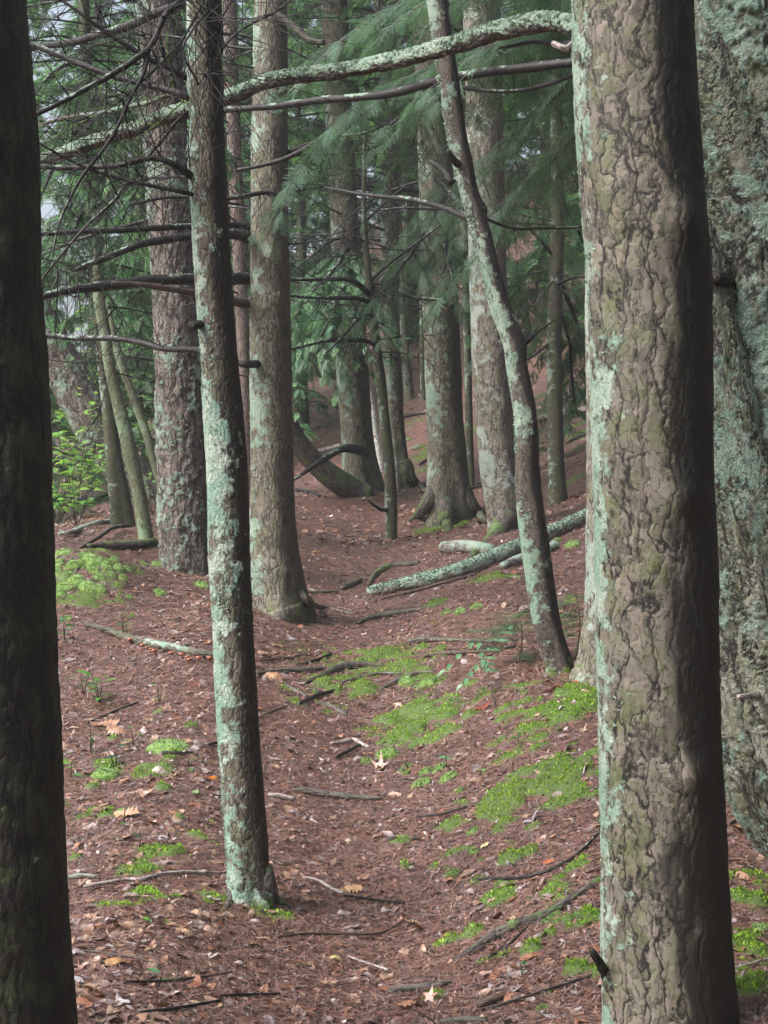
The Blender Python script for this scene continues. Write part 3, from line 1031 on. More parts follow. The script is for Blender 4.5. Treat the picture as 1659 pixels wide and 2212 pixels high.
def dead_branches(T, n, zr, Lr, r0, seed, bark='limb', twigs=9, tl=(.1, .45), az=None, tr=0.0028, down=-0.12, ns=6):
    r = np.random.default_rng(seed)
    for k in range(n):
        z = T['base'][2] + r.uniform(*zr)
        c = at_z(T, z)
        a = r.uniform(0, 2 * math.pi) if az is None else math.radians(r.uniform(*az))
        e = np.array([math.cos(a), math.sin(a), 0])
        L = r.uniform(*Lr)
        cur = c[:3] + e * c[3] * 0.6
        d = nrmz(e + np.array([0, 0, r.uniform(-.1, .25)]))
        m = 8
        rr = r.uniform(*r0)
        pp = []
        for j in range(m + 1):
            pp.append([*cur, rr * (1 - .8 * j / m)])
            d = nrmz(d + r.normal(0, .07, 3) + np.array([0, 0, down * .25]))
            cur = cur + d * L / m
        pp = np.array(pp)
        parts = [tube(catmull(pp, L / 16), ns, .1, 8, seed + k)] + twig_tubes(pp, twigs, tl, tr, seed * 7 + k, fork=.6)
        V, Fa, at = join(parts)
        mk('branch', V, Fa, B[bark], T['root'], T['base'], attrs=at)


def lichen_flakes(T, spine, n, seed, zr=None, dirv=(-1, -.2, 0), thr=0.1, size=(.005, .012), name='lichen', tint=1.0, par=None, clump=9.0):
    """crusts of foliose lichen: small curled flakes standing on the bark"""
    r = np.random.default_rng(seed)
    c, rad = spine[:, :3], spine[:, 3]
    t, u, v = frames(c)
    s = np.concatenate([[0], np.cumsum(np.linalg.norm(np.diff(c, axis=0), axis=1))])
    dirv = nrmz(np.array(dirv, float))
    N_ = n * 6
    d = r.uniform(0, s[-1], N_)
    i = np.clip(np.searchsorted(s, d), 1, len(s) - 1)
    f = ((d - s[i - 1]) / (s[i] - s[i - 1] + 1e-9))[:, None]
    p = c[i - 1] * (1 - f) + c[i] * f
    rr = rad[i]
    a = r.uniform(0, 2 * math.pi, N_)
    nr = np.cos(a)[:, None] * u[i] + np.sin(a)[:, None] * v[i]
    pos = p + nr * rr[:, None] * 1.0
    sc = nr @ dirv + 0.75 * fbm(pos * clump, 4, seed)
    ok = sc > thr
    if zr:
        ok &= (pos[:, 2] > zr[0]) & (pos[:, 2] < zr[1])
    k = np.where(ok)[0][:n]
    pos, nr = pos[k], nr[k]
    m = len(k)
    e = nrmz(np.cross(nr, r.normal(0, 1, (m, 3))))
    g = np.cross(nr, e)
    S_ = r.uniform(*size, m)[:, None]
    lift = r.uniform(.2, 1.0, (m, 1))
    p0 = pos - nr * 0.001
    q4 = np.stack([p0 - e * S_ * .5, p0 + e * S_ * .5, p0 + e * S_ * .65 + g * S_ * .6 + nr * S_ * lift, p0 - e * S_ * .65 + g * S_ * .6 + nr * S_ * lift * r.uniform(.4, 1, (m, 1))], 1)
    mixv = r.uniform(0, 1, (m, 1))
    C = (np.array(MINT) * 1.0 * (1 - mixv) + np.array(MINT2) * mixv) * r.uniform(.45, 1.1, (m, 1)) * tint
    return mk(name, q4.reshape(-1, 3), np.arange(m * 4).reshape(-1, 4), M_LICHENFLAKE, par or T['root'], T['base'], smooth=False, fattrs={'col': C})

# ------------------------------------------------------------------ the trees of the photograph, near to far
T1 = make_tree('near_dark', 'hemlock_tree', 'thick near-black furrowed trunk standing half out of the frame', 'tree',
               [(-60, -262, 45), (300, -245, 77), (800, -225, 97), (1200, -205, 117), (1600, -185, 132), (2000, -175, 150), (2300, -170, 166)], 4.2, 'dark', 15, 150, 0.012,
               flare=(0.02, 0.2, 5, 0.03), wob=0.035, seed=11)
T3 = make_tree('near_plates', 'hemlock_tree', 'big grey-brown trunk of scaly bark plates in front of the old leaning trunk', 'tree',
               [(-60, 1234, 1497), (0, 1237, 1500), (200, 1242, 1506), (400, 1254, 1520), (620, 1268, 1534), (1000, 1283, 1541), (1300, 1291, 1549), (1600, 1297, 1559), (1900, 1300, 1569), (2050, 1299, 1575), (2212, 1306, 1582), (2290, 1305, 1588)],
               4.4, 'plates', 15, 200, 0.0075, flare=(0.03, 0.15, 5, 0.04), wob=0.03, seed=4,
               knots=((0.165, -1.1, 0.07, 0.02), (0.118, -1.25, 0.06, 0.018), (0.07, -1.3, 0.05, 0.02)))
T4 = make_tree('old_lean', 'old_hemlock_tree', 'massive old trunk crusted in mint lichen, sweeping out to a wide foot', 'tree',
               [(-60, 1395, 1815), (0, 1400, 1820), (400, 1425, 1840), (800, 1450, 1865), (1200, 1490, 1905), (1400, 1518, 1940), (1550, 1545, 1985), (1650, 1572, 2035), (1740, 1628, 2110), (1820, 1700, 2200), (1900, 1790, 2300)],
               5.5, 'old', 17, 190, 0.011, flare=(0.05, 0.2, 4, 0.12), wob=0.07, seed=9, knots=((0.42, -2.0, 0.09, 0.05), (0.2, -1.9, 0.12, 0.03)), wsc=1.6)
def ridge(T, rows, bark, seed):
    sp = catmull(np.array([[*P(px, py, Z), rp * Z / F] for (px, py, Z, rp) in rows]), 0.02)
    V, Fa, at = tube(sp, 60, 0.10, 2.0, seed)
    mk('buttress', V, Fa, B[bark], T['root'], T['base'], attrs=at)


ridge(T4, [(1470, 380, 5.42, 40), (1510, 560, 5.30, 62), (1548, 760, 5.28, 68), (1592, 960, 5.28, 72), (1640, 1140, 5.28, 78), (1700, 1330, 5.30, 84), (1770, 1520, 5.32, 92), (1860, 1720, 5.35, 104), (1960, 1900, 5.4, 120)], 'old', 91)
ridge(T4, [(1480, -80, 5.40, 40), (1530, 60, 5.30, 58), (1575, 220, 5.26, 62), (1620, 380, 5.26, 62), (1690, 560, 5.28, 60), (1760, 760, 5.36, 48)], 'old', 92)
T2 = make_tree('lichen_trunk', 'slender_tree', 'slender trunk with one side crusted in pale lichen, a mossy foot beside the path', 'tree',
               [(-60, 403, 478), (0, 404, 478), (300, 409, 485), (390, 409, 490), (450, 415, 490), (600, 421, 499), (700, 428, 506), (800, 436, 515), (850, 436, 520), (1000, 447, 533), (1200, 453, 541), (1400, 462, 548), (1600, 470, 560), (1800, 484, 577), (1900, 490, 585), (1955, 492, 590)],
               6.0, 'lichen', 9, 110, 0.009, flare=(0.10, 0.10, 4, 0.35), wob=0.06, seed=5,
               knots=((0.335, 3.3, 0.045, 0.014), (0.365, 3.0, 0.05, 0.010), (0.46, -2.0, 0.035, 0.012), (0.40, 2.6, 0.04, 0.008)))
T20 = make_tree('leaning_sapling', 'leaning_young_tree', 'slim young tree leaning across the slope, banded with mint lichen', 'tree',
                [(-60, 915, 960), (0, 922, 966), (150, 943, 988), (290, 965, 1008), (350, 977, 1022), (400, 990, 1030), (450, 1003, 1044), (530, 1025, 1067), (650, 1055, 1098), (740, 1086, 1134), (790, 1094, 1140), (900, 1110, 1160), (1050, 1114, 1168), (1200, 1130, 1190), (1350, 1152, 1213), (1440, 1178, 1236), (1465, 1182, 1240)],
                8.8, 'sapling', 9, 72, 0.012, flare=(0.12, 0.10, 4, 0.2), wob=0.08, seed=6, knots=((0.33, 0.1, 0.04, 0.02), (0.46, 0.4, 0.04, 0.015), (0.53, 3.0, 0.05, 0.012)))
T21 = make_tree('pale_foot', 'hemlock_tree', 'whitish ribbed trunk with a mossy foot, mostly hidden by the scaly trunk', 'tree',
                [(-60, 1262, 1345), (600, 1266, 1350), (1100, 1268, 1355), (1300, 1267, 1358), (1400, 1259, 1356), (1450, 1250, 1356), (1490, 1243, 1356)],
                8.6, 'pale', 14, 80, 0.015, flare=(0.10, 0.2, 4, 0.3), wob=0.03, seed=8)
T5 = make_tree('straight_grey', 'pine_tree', 'straight grey pine trunk rising from the edge of the path', 'tree',
               [(-60, 551, 619), (0, 550, 620), (300, 543, 621), (600, 540, 626), (900, 541, 632), (1100, 541, 637), (1180, 541, 642), (1240, 542, 650), (1280, 543, 655), (1310, 543, 661), (1335, 543, 667)],
               11.5, 'grey', 18, 110, 0.014, flare=(0.16, 0.22, 4, 0.28), wob=0.03, seed=3)
add_root(T2, [(562, 1880, 5.98, 26), (578, 1925, 5.97, 20), (596, 1950, 5.95, 12), (640, 1966, 5.9, 2)], 'mossroot', seed=31)
add_root(T2, [(505, 1925, 5.95, 16), (496, 1950, 5.92, 12), (490, 1962, 5.9, 7), (474, 1972, 5.9, 2)], 'mossroot', seed=32)
add_root(T5, [(640, 1270, 11.5, 9), (668, 1302, 11.44, 8), (700, 1314, 11.45, 5), (770, 1326, 11.4, 2)], 'grey', seed=2)
T6 = make_tree('furrowed', 'pine_tree', 'stout pine trunk with deep furrows and lichen scales on the bank', 'tree',
               [(-60, 290, 385), (300, 308, 404), (500, 322, 420), (700, 331, 433), (900, 338, 443), (1100, 345, 449), (1180, 350, 452), (1240, 354, 456)],
               13.0, 'furrow', 18, 130, 0.016, flare=(0.14, 0.3, 5, 0.15), wob=0.03, seed=13)
T7 = make_tree('curved_olive', 'curved_sapling', 'curved sapling coated in olive green lichen, foot on a mossy log', 'tree',
               [(615, 200, 222), (640, 201, 225), (720, 214, 240), (800, 226, 250), (900, 248, 278), (940, 258, 288), (1000, 270, 302), (1080, 288, 318), (1165, 302, 334)],
               13.4, 'olive', 0, 36, 0.03, flare=(0.1, 0.1, 3, 0.1), wob=0.06, seed=14, taper=0.6)
T10 = make_tree('thin_lean', 'leaning_sapling', 'thin leaning sapling behind the furrowed pine, vanishing into its foliage', 'tree',
                [(740, 238, 258), (800, 258, 276), (860, 280, 298), (930, 305, 323), (1000, 325, 343), (1060, 343, 361), (1110, 355, 375)],
                14.6, 'olive', 0, 28, 0.04, wob=0.06, seed=15, taper=0.6)
T8 = make_tree('dark_straight', 'spruce_tree', 'dark brown trunk behind the curved olive sapling', 'tree',
               [(-60, 165, 190), (400, 185, 212), (700, 203, 230), (900, 221, 252), (1000, 228, 266), (1080, 236, 282), (1140, 240, 290)],
               16.0, 'thin', 16, 44, 0.05, flare=(0.2, 0.3, 4, 0.3), wob=0.04, seed=16)
T9 = make_tree('big_lean', 'leaning_pine_tree', 'thick leaning pine trunk slanting away over the lake bank', 'tree',
               [(640, 18, 100), (740, 66, 150), (830, 112, 200), (920, 160, 250), (1000, 215, 305), (1060, 265, 355), (1090, 290, 380)],
               19.0, 'furrow', 13, 60, 0.05, wob=0.04, seed=17)
T11 = make_tree('red_pine', 'red_pine_tree', 'slim reddish pine trunk seen between the lichen trunk and the grey pine', 'tree',
                [(-60, 478, 508), (300, 490, 521), (600, 505, 534), (800, 513, 541), (1000, 518, 548), (1090, 520, 552)],
                20.5, 'red', 18, 36, 0.08, wob=0.03, seed=18)
T14 = make_tree('centre_sapling', 'bare_sapling', 'thin dark bare sapling standing alone in the middle of the path', 'tree',
                [(300, 784, 792), (420, 781, 791), (510, 782, 795), (600, 789, 804), (720, 801, 819), (850, 814, 836), (1000, 828, 853), (1100, 831, 858), (1165, 832, 858)],
                17.0, 'thin', 5.6, 30, 0.03, wob=0.06, seed=19, taper=0.5)
T17 = make_tree('broad_mid', 'pine_tree', 'broad brown pine trunk with moss-streaked foot spreading into roots', 'tree',
                [(-60, 890, 962), (200, 898, 972), (400, 905, 980), (500, 909, 984), (700, 914, 992), (900, 920, 1002), (1000, 922, 1010), (1080, 922, 1018), (1132, 922, 1022)],
                18.5, 'grey', 19, 90, 0.025, flare=(0.12, 0.35, 4, 0.25), wob=0.03, seed=20)
add_root(T17, [(938, 1060, 18.4, 18), (918, 1095, 18.35, 14), (900, 1118, 18.3, 9), (878, 1132, 18.2, 3)], 'mossroot', seed=4)
add_root(T17, [(1000, 1060, 18.4, 20), (1018, 1092, 18.35, 15), (1034, 1113, 18.3, 10), (1052, 1126, 18.2, 4)], 'grey', seed=5)
add_root(T17, [(962, 1085, 18.2, 18), (964, 1120, 18.05, 17), (966, 1140, 17.9, 13), (970, 1150, 17.6, 5)], 'mossroot', seed=6)
T19 = make_tree('leaning_pale', 'pine_tree', 'pale lichen-flecked pine trunk behind the leaning young tree', 'tree',
                [(-60, 998, 1080), (100, 1003, 1084), (500, 1012, 1092), (600, 1014, 1096), (800, 1021, 1106), (900, 1027, 1113), (1000, 1036, 1120), (1100, 1050, 1130), (1148, 1056, 1136)],
                15.5, 'pale', 18, 90, 0.022, flare=(0.10, 0.3, 4, 0.2), wob=0.03, seed=21)
add_root(T19, [(1096, 1110, 15.3, 24), (1078, 1145, 15.2, 20), (1055, 1172, 14.9, 14), (1030, 1196, 14.5, 9), (1008, 1210, 14.0, 4)], 'mossroot', seed=7)
T22 = make_tree('slim_dark', 'slim_spruce_tree', 'slim dark spotted trunk on the slope, bare below the green boughs', 'tree',
                [(-60, 1196, 1218), (250, 1189, 1216), (500, 1188, 1219), (700, 1181, 1214), (900, 1182, 1216), (1000, 1184, 1219), (1088, 1186, 1223)],
                17.0, 'thin', 14, 44, 0.04, flare=(0.15, 0.2, 3, 0.2), wob=0.03, seed=22)
T12 = make_tree('back_swollen', 'pine_tree', 'brown pine trunk with a dark scar above its mossy foot', 'tree',
                [(-60, 690, 748), (300, 706, 764), (700, 722, 790), (800, 727, 797), (900, 734, 803), (980, 741, 810), (1055, 746, 824)],
                21.0, 'grey', 20, 72, 0.035, flare=(0.15, 0.3, 4, 0.3), wob=0.03, seed=23)
T16 = make_tree('back_slim', 'pine_tree', 'slimmer brown pine trunk behind the bare sapling, root flaring to one side', 'tree',
                [(-60, 808, 850), (300, 821, 862), (500, 823, 864), (700, 828, 864), (900, 840, 873), (1000, 848, 884), (1055, 852, 893)],
                21.6, 'grey', 18, 50, 0.04, flare=(0.15, 0.35, 4, 0.3), wob=0.03, seed=24)
add_root(T16, [(872, 1000, 21.5, 18), (888, 1034, 21.4, 13), (902, 1050, 21.4, 8), (922, 1060, 21.2, 3)], 'grey', seed=8)
T15 = make_tree('white_lean', 'birch_sapling', 'thin white birch leaning behind the bare sapling', 'tree',
                [(560, 758, 770), (720, 770, 786), (800, 780, 796), (880, 795, 811), (960, 808, 824), (1010, 815, 832)],
                23.5, 'birch', 8, 20, 0.08, wob=0.03, seed=25, taper=0.6)
T18 = make_tree('behind_broad', 'thin_pine_tree', 'thin trunk showing just behind the broad brown pine', 'tree',
                [(-60, 985, 1003), (500, 995, 1012), (800, 1003, 1019), (1000, 1007, 1024), (1090, 1009, 1027)],
                20.0, 'thin', 16, 30, 0.08, wob=0.03, seed=26)
T23 = make_tree('far_slim', 'thin_pine_tree', 'small far trunk high on the red slope between two pines', 'tree',
                [(400, 850, 864), (700, 862, 880), (800, 870, 888), (860, 874, 896)], 28.5, 'grey', 14, 24, 0.12, wob=0.03, seed=27)
T24 = make_tree('far_dark', 'thin_pine_tree', 'thin far trunk beside the broad pine on the red slope', 'tree',
                [(300, 905, 915), (700, 906, 918), (880, 908, 922)], 28.0, 'thin', 13, 20, 0.12, wob=0.03, seed=28)

# the low leaning trunk that springs from the foot of the swollen pine
lt = thing('leaning_tree', 'curved mossy trunk lying low from the foot of the scarred pine', 'fallen tree', G(770, 1066, 20.6))
pts = []
for (px, py, Z, r_) in [(800, 1072, 20.5, 20), (768, 1062, 20.5, 26), (730, 1040, 20.4, 27), (690, 1008, 20.3, 24), (655, 970, 20.2, 22), (628, 925, 20.1, 20), (600, 860, 20.0, 18), (570, 770, 19.9, 15), (545, 640, 19.8, 9)]:
    pts.append([*P(px, py, Z), r_ * Z / F])
spx = catmull(np.array(pts), 0.06)
V, Fa, at = tube(spx, 40, 0.06, 3, 31)
mk('trunk', V, Fa, B['mossroot'], lt, lt.location, attrs=at)

# ------------------------------------------------------------------ limbs that cross the picture
# the shaggy limb from the scaly trunk, passing behind the lichen trunk
_, sA = branch(T3, [(1262, 66, 4.42, 19), (1235, 58, 4.5, 19), (1160, 50, 4.75, 20), (1050, 74, 5.1, 18.5), (930, 110, 5.5, 17), (800, 142, 5.9, 16), (650, 164, 6.2, 15.5), (560, 184, 6.4, 15), (490, 212, 6.55, 16), (400, 238, 6.7, 16), (300, 276, 6.9, 15), (200, 310, 7.1, 14), (120, 338, 7.3, 12), (60, 352, 7.4, 9)],
               'shaggy', 30, 0.02, 0, seed=2, wob=0.18, label='pale shaggy lichen-covered limb')
lichen_flakes(T3, sA, 16000, 5, dirv=(-.1, -.35, .95), thr=0.15, size=(.004, .011))
branch(T3, [(1240, 92, 4.45, 8), (1205, 96, 4.7, 7), (1150, 92, 4.9, 5), (1080, 100, 5.1, 3)], 'limb', seed=3)
branch(T3, [(1250, 88, 4.42, 9), (1225, 105, 4.42, 8), (1195, 92, 4.45, 6)], 'greystick', seed=4)
branch(T3, [(1312, 2110, 4.38, 13), (1292, 2075, 4.3, 10), (1278, 2050, 4.28, 8)], 'dark', 10, 0.02, seed=5, label='short snapped mossy stub')
branch(T4, [(1640, 1503, 5.25, 8), (1625, 1503, 5.15, 7), (1597, 1506, 5.08, 6)], 'greystick', 8, 0.03, seed=6, label='short pale snapped stub')
branch(T4, [(1580, 610, 5.3, 20), (1558, 606, 5.2, 18), (1545, 600, 5.17, 14)], 'dark', 12, 0.02, seed=7, label='dark rotten branch stub')
lichen_flakes(T3, T3['spine'], 6000, 8, zr=(-.2, 3.2), dirv=(-1, .12, 0), thr=0.72, size=(.003, .008))
lichen_flakes(T2, T2['spine'], 14000, 9, zr=(0.1, 2.3), dirv=(-.95, -.4, .1), thr=0.72, size=(.002, .0065), clump=14)
lichen_flakes(T20, T20['spine'], 8000, 10, zr=(.5, 4.6), dirv=(-.9, -.4, .2), thr=0.8, size=(.004, .010))
lichen_flakes(T4, T4['spine'], 6000, 12, zr=(.0, 3.6), dirv=(-.6, -.8, 0), thr=0.85, size=(.004, .010), tint=.75)

# second limb, from the pale-footed trunk behind
branch(T21, [(1290, 126, 8.7, 11), (1240, 135, 8.8, 11), (1100, 150, 9.0, 10.5), (990, 165, 9.2, 10.5), (850, 200, 9.5, 9.5), (720, 216, 9.8, 8.5), (600, 228, 10.0, 7.5), (500, 236, 10.2, 6.5), (430, 244, 10.3, 5)], 'limb', 10, 0.05, 10, seed=12)
branch(T21, [(1280, 150, 8.7, 5), (1130, 195, 9.2, 4.5), (1000, 190, 9.6, 4)], 'limb', 8, 0.05, 6, seed=13)
branch(T21, [(985, 215, 10.2, 5), (880, 215, 10.3, 6), (822, 218, 10.4, 6.5), (764, 258, 10.5, 6), (714, 288, 10.6, 6), (656, 324, 10.6, 6), (590, 350, 10.7, 5), (512, 367, 10.8, 4)], 'limb', 8, 0.04, 12, seed=14)

# limbs of the lichen trunk reaching out over the bank
q = 6.0
branch(T2, [(425, 172, q, 8.2), (400, 166, 5.98, 7.4), (360, 143, 5.96, 6.6), (324, 128, 5.95, 6.1), (280, 100, 5.93, 5.7), (234, 72, 5.92, 5.3), (190, 40, 5.9, 4.1), (162, 18, 5.9, 3.7), (137, 0, 5.9, 3.3), (110, -30, 5.9, 2.5)], seed=21, twigs=45, Lr=(.2, .8), tr=.0023)
branch(T2, [(425, 215, q, 9.8), (400, 207, 6.0, 9.0), (360, 195, 6.05, 8.2), (306, 180, 6.1, 7.8), (216, 155, 6.15, 7.4), (144, 126, 6.2, 7.0), (72, 97, 6.25, 6.6), (20, 80, 6.3, 4.9)], seed=22, twigs=36, Lr=(.2, .8), tr=.0023)
branch(T2, [(430, 385, q, 9.8), (410, 378, 5.95, 9.0), (385, 360, 5.92, 7.4), (360, 349, 5.9, 7.0), (324, 340, 5.9, 6.6), (252, 354, 5.9, 6.6), (198, 360, 5.95, 6.6), (144, 360, 6.0, 6.1), (72, 355, 6.0, 4.9)], seed=23, twigs=27, Lr=(.2, .8), tr=.0023)
branch(T2, [(430, 425, q, 5.7), (410, 418, 5.95, 5.3), (324, 400, 5.9, 4.5), (252, 382, 5.9, 4.1), (200, 367, 5.88, 3.7), (144, 342, 5.85, 3.3), (68, 299, 5.8, 2.5)], seed=24, twigs=27, Lr=(.2, .8), tr=.0023)
_, sd = branch(T2, [(440, -60, q, 7.4), (420, -25, 5.95, 7.0), (396, 0, 5.85, 7.0), (353, 43, 5.75, 7.0), (324, 104, 5.7, 6.6), (252, 155, 5.65, 6.6), (173, 198, 5.6, 5.7), (68, 248, 5.5, 4.9)], seed=25, twigs=45, Lr=(.2, .8), tr=.0023)
branch(T2, [(322, 106, 5.7, 4.9), (310, 158, 5.68, 4.1), (281, 209, 5.66, 4.1), (252, 274, 5.62, 4.1), (216, 335, 5.6, 3.8), (180, 382, 5.6, 3.6), (144, 446, 5.58, 3.1), (126, 493, 5.56, 2.6), (112, 562, 5.55, 2.0), (122, 583, 5.55, 1.6), (166, 594, 5.55, 1.3), (235, 640, 5.55, 1.1), (285, 720, 5.55, 0.8)], seed=26, twigs=54, Lr=(.2, .8), tr=.0023)
branch(T2, [(440, 0, 5.9, 3.3), (407, 65, 5.8, 2.8), (382, 104, 5.78, 2.5), (330, 155, 5.7, 2.1), (260, 215, 5.65, 1.6), (190, 262, 5.6, 1.2)], seed=27, twigs=27, Lr=(.2, .8), tr=.0023)
branch(T2, [(452, 20, 5.9, 3.3), (420, 60, 5.75, 2.9), (396, 110, 5.7, 2.5), (418, 160, 5.8, 2.0), (430, 185, 5.85, 1.6)], seed=28, twigs=18, Lr=(.2, .8), tr=.0023)
branch(T2, [(440, 160, 5.95, 4.9), (457, 152, 5.87, 4.1), (468, 130, 5.82, 3.7), (479, 104, 5.8, 3.7), (522, 61, 5.8, 3.3), (594, 22, 5.8, 2.9), (640, -15, 5.8, 2.5)], seed=29, twigs=22, Lr=(.2, .8), tr=.0023)
branch(T2, [(445, 90, 5.93, 3.3), (470, 70, 5.85, 2.8), (478, 40, 5.82, 2.5), (500, 0, 5.8, 2.1), (520, -40, 5.8, 1.6)], seed=30, twigs=18, Lr=(.2, .8), tr=.0023)
branch(T2, [(445, 700, q, 10.7), (425, 702, 5.93, 10.7), (414, 706, 5.9, 9.8)], 'dark', 12, 0.02, seed=31, label='short black broken stub')
branch(T2, [(440, 762, q, 7.4), (428, 757, 6.05, 7.0), (360, 755, 6.2, 7.0), (306, 741, 6.3, 7.0), (252, 731, 6.4, 6.6), (162, 728, 6.5, 5.7), (90, 723, 6.6, 5.3), (30, 715, 6.7, 4.1)], seed=32, twigs=22, Lr=(.2, .8), tr=.0023)
branch(T2, [(440, 10, q, 7.4), (400, 8, 6.2, 8.2), (330, 30, 6.4, 9.0), (270, 55, 6.6, 9.8), (160, 90, 6.8, 8.2), (70, 105, 7.0, 6.6)], 'limb', 14, 0.04, 4, seed=33, label='thick limb with pale lichen along the top')
# thin sprigs further down the bank side
branch(T2, [(430, 380, q, 3.3), (284, 396, 6.6, 3.3), (252, 432, 6.6, 3.3), (216, 468, 6.6, 3.3), (155, 529, 6.6, 2.9), (101, 590, 6.6, 2.3), (70, 640, 6.6, 1.6)], seed=34, twigs=36, Lr=(.2, .8), tr=.0023)
branch(T2, [(430, 225, q, 2.5), (392, 252, 6.1, 4.1), (370, 280, 6.1, 4.1), (345, 312, 6.0, 3.7), (324, 340, 5.9, 3.3)], seed=35, twigs=9, Lr=(.2, .8), tr=.0023)
branch(T2, [(430, 235, 6.1, 4.9), (370, 205, 6.5, 4.9), (300, 225, 6.8, 5.3), (216, 245, 7.0, 4.9), (150, 255, 7.2, 4.1), (70, 275, 7.4, 3.3)], 'sapling', seed=36, twigs=27, Lr=(.2, .8), tr=.0023)

# limbs of the straight grey pine, low and bare
w5 = 11.55
branch(T5, [(585, 492, w5, 9), (540, 490, 11.5, 8), (497, 487, 11.38, 7), (396, 490, 11.0, 7), (252, 497, 10.8, 6.5), (160, 500, 10.7, 6), (83, 506, 10.6, 4.5)], seed=41, twigs=42, tr=.003, Lr=(.2, .8))
branch(T5, [(590, 512, w5, 16), (540, 511, 11.5, 14), (500, 506, 11.1, 11), (396, 510, 10.9, 9), (306, 529, 10.7, 8), (216, 562, 10.5, 7), (162, 583, 10.4, 5)], seed=42, twigs=42, tr=.003, Lr=(.2, .8))
branch(T5, [(590, 600, w5, 14), (530, 602, 11.5, 13), (418, 604, 11.1, 12), (324, 606, 11.0, 12), (270, 615, 10.9, 11), (202, 620, 10.8, 10), (144, 627, 10.7, 9), (90, 640, 10.6, 7)], seed=43, twigs=42, tr=.003, Lr=(.2, .8))
branch(T5, [(595, 660, w5, 9), (536, 657, 11.5, 8.5), (480, 645, 11.1, 8), (425, 634, 11.0, 8), (324, 618, 10.8, 6), (240, 612, 10.7, 4)], 'brownstick', seed=44, twigs=6)
branch(T5, [(585, 785, w5, 9), (530, 785, 11.25, 8), (515, 782, 11.38, 7)], seed=45)
branch(T5, [(600, 30, 11.38, 8), (640, 60, 11.0, 9), (668, 85, 10.9, 8), (700, 90, 10.8, 6)], 'dark', seed=46)
branch(T5, [(620, 330, 11.5, 4), (700, 300, 11.0, 3.5), (780, 290, 10.8, 3), (850, 265, 10.6, 2)], seed=47, twigs=8)
branch(T5, [(600, 420, 11.5, 5), (560, 418, 11.1, 5), (480, 430, 11.0, 5), (380, 425, 10.9, 4), (280, 440, 10.8, 3)], seed=48, twigs=36, tr=.003, Lr=(.2, .8))
# limbs of the bare sapling
branch(T14, [(800, 640, 17, 7), (760, 605, 16.8, 5), (700, 604, 16.7, 4.5), (625, 604, 16.6, 4)], seed=51, twigs=8, tr=.006)
branch(T14, [(804, 655, 17, 6), (770, 645, 16.8, 5), (700, 645, 16.6, 4), (625, 638, 16.5, 3)], seed=52, twigs=6, tr=.006)
branch(T14, [(815, 748, 17, 6), (790, 737, 16.9, 5.5), (740, 735, 16.8, 5), (700, 738, 16.7, 4), (630, 754, 16.6, 3)], seed=53, twigs=8, tr=.006)
branch(T14, [(810, 690, 17, 4), (790, 680, 16.9, 3.5), (745, 720, 16.7, 3), (705, 760, 16.6, 2)], seed=54, twigs=6, tr=.005)
branch(T14, [(800, 640, 17, 4), (850, 635, 16.9, 4), (900, 642, 16.8, 3.5), (960, 648, 16.7, 3)], seed=55, twigs=4, tr=.005)
branch(T14, [(795, 610, 17, 4), (840, 570, 17, 3.5), (880, 540, 17, 3), (960, 480, 17, 2)], seed=56, twigs=6, tr=.005)
branch(T14, [(790, 530, 17, 4), (760, 510, 17, 3.5), (720, 520, 17, 3), (690, 540, 17, 2.4), (640, 580, 17, 1.6)], seed=57, twigs=8, tr=.005)
branch(T14, [(788, 480, 17, 3), (830, 440, 17, 3), (880, 400, 17, 2.4)], seed=58, twigs=8, tr=.005)
branch(T14, [(848, 1100, 17, 5), (825, 1102, 16.9, 4), (808, 1092, 16.8, 3), (795, 1080, 16.7, 2)], seed=59)
# leaning young tree's own dead limbs
branch(T20, [(995, 360, 8.8, 9), (980, 345, 8.7, 8), (968, 325, 8.65, 5)], seed=61)
branch(T20, [(1010, 470, 8.8, 7), (960, 452, 9.1, 6.5), (900, 432, 9.4, 6), (850, 425, 9.6, 5), (780, 420, 9.8, 4), (700, 405, 10, 2.5)], seed=62, twigs=12)
branch(T20, [(975, 395, 8.8, 9), (960, 370, 8.85, 7), (930, 350, 8.9, 5)], 'dark', seed=63)
branch(T20, [(1120, 752, 8.8, 9), (1140, 735, 8.8, 6), (1165, 715, 8.9, 4), (1200, 690, 9, 2)], 'dark', seed=64)
branch(T20, [(1000, 450, 8.8, 4), (1100, 490, 8.9, 3.4), (1180, 492, 9, 3), (1270, 490, 9.2, 2.4)], seed=65, twigs=4)
branch(T22, [(1200, 560, 17, 4), (1150, 500, 16.8, 3.5), (1100, 470, 16.6, 2.5)], seed=66, twigs=6, tr=.005)
branch(T22, [(1190, 620, 17, 4), (1240, 600, 16.8, 3.5), (1290, 598, 16.6, 2.5)], seed=67, twigs=6, tr=.005)
branch(T22, [(1190, 740, 17, 3), (1150, 770, 16.8, 2.5), (1110, 790, 16.6, 2)], seed=68, twigs=5, tr=.005)
branch(T12, [(790, 975, 20.6, 12), (765, 970, 20.2, 10), (735, 972, 20, 8), (700, 990, 19.8, 7), (660, 1018, 19.6, 5), (635, 1036, 19.5, 3)], seed=69, twigs=4, tr=.007)

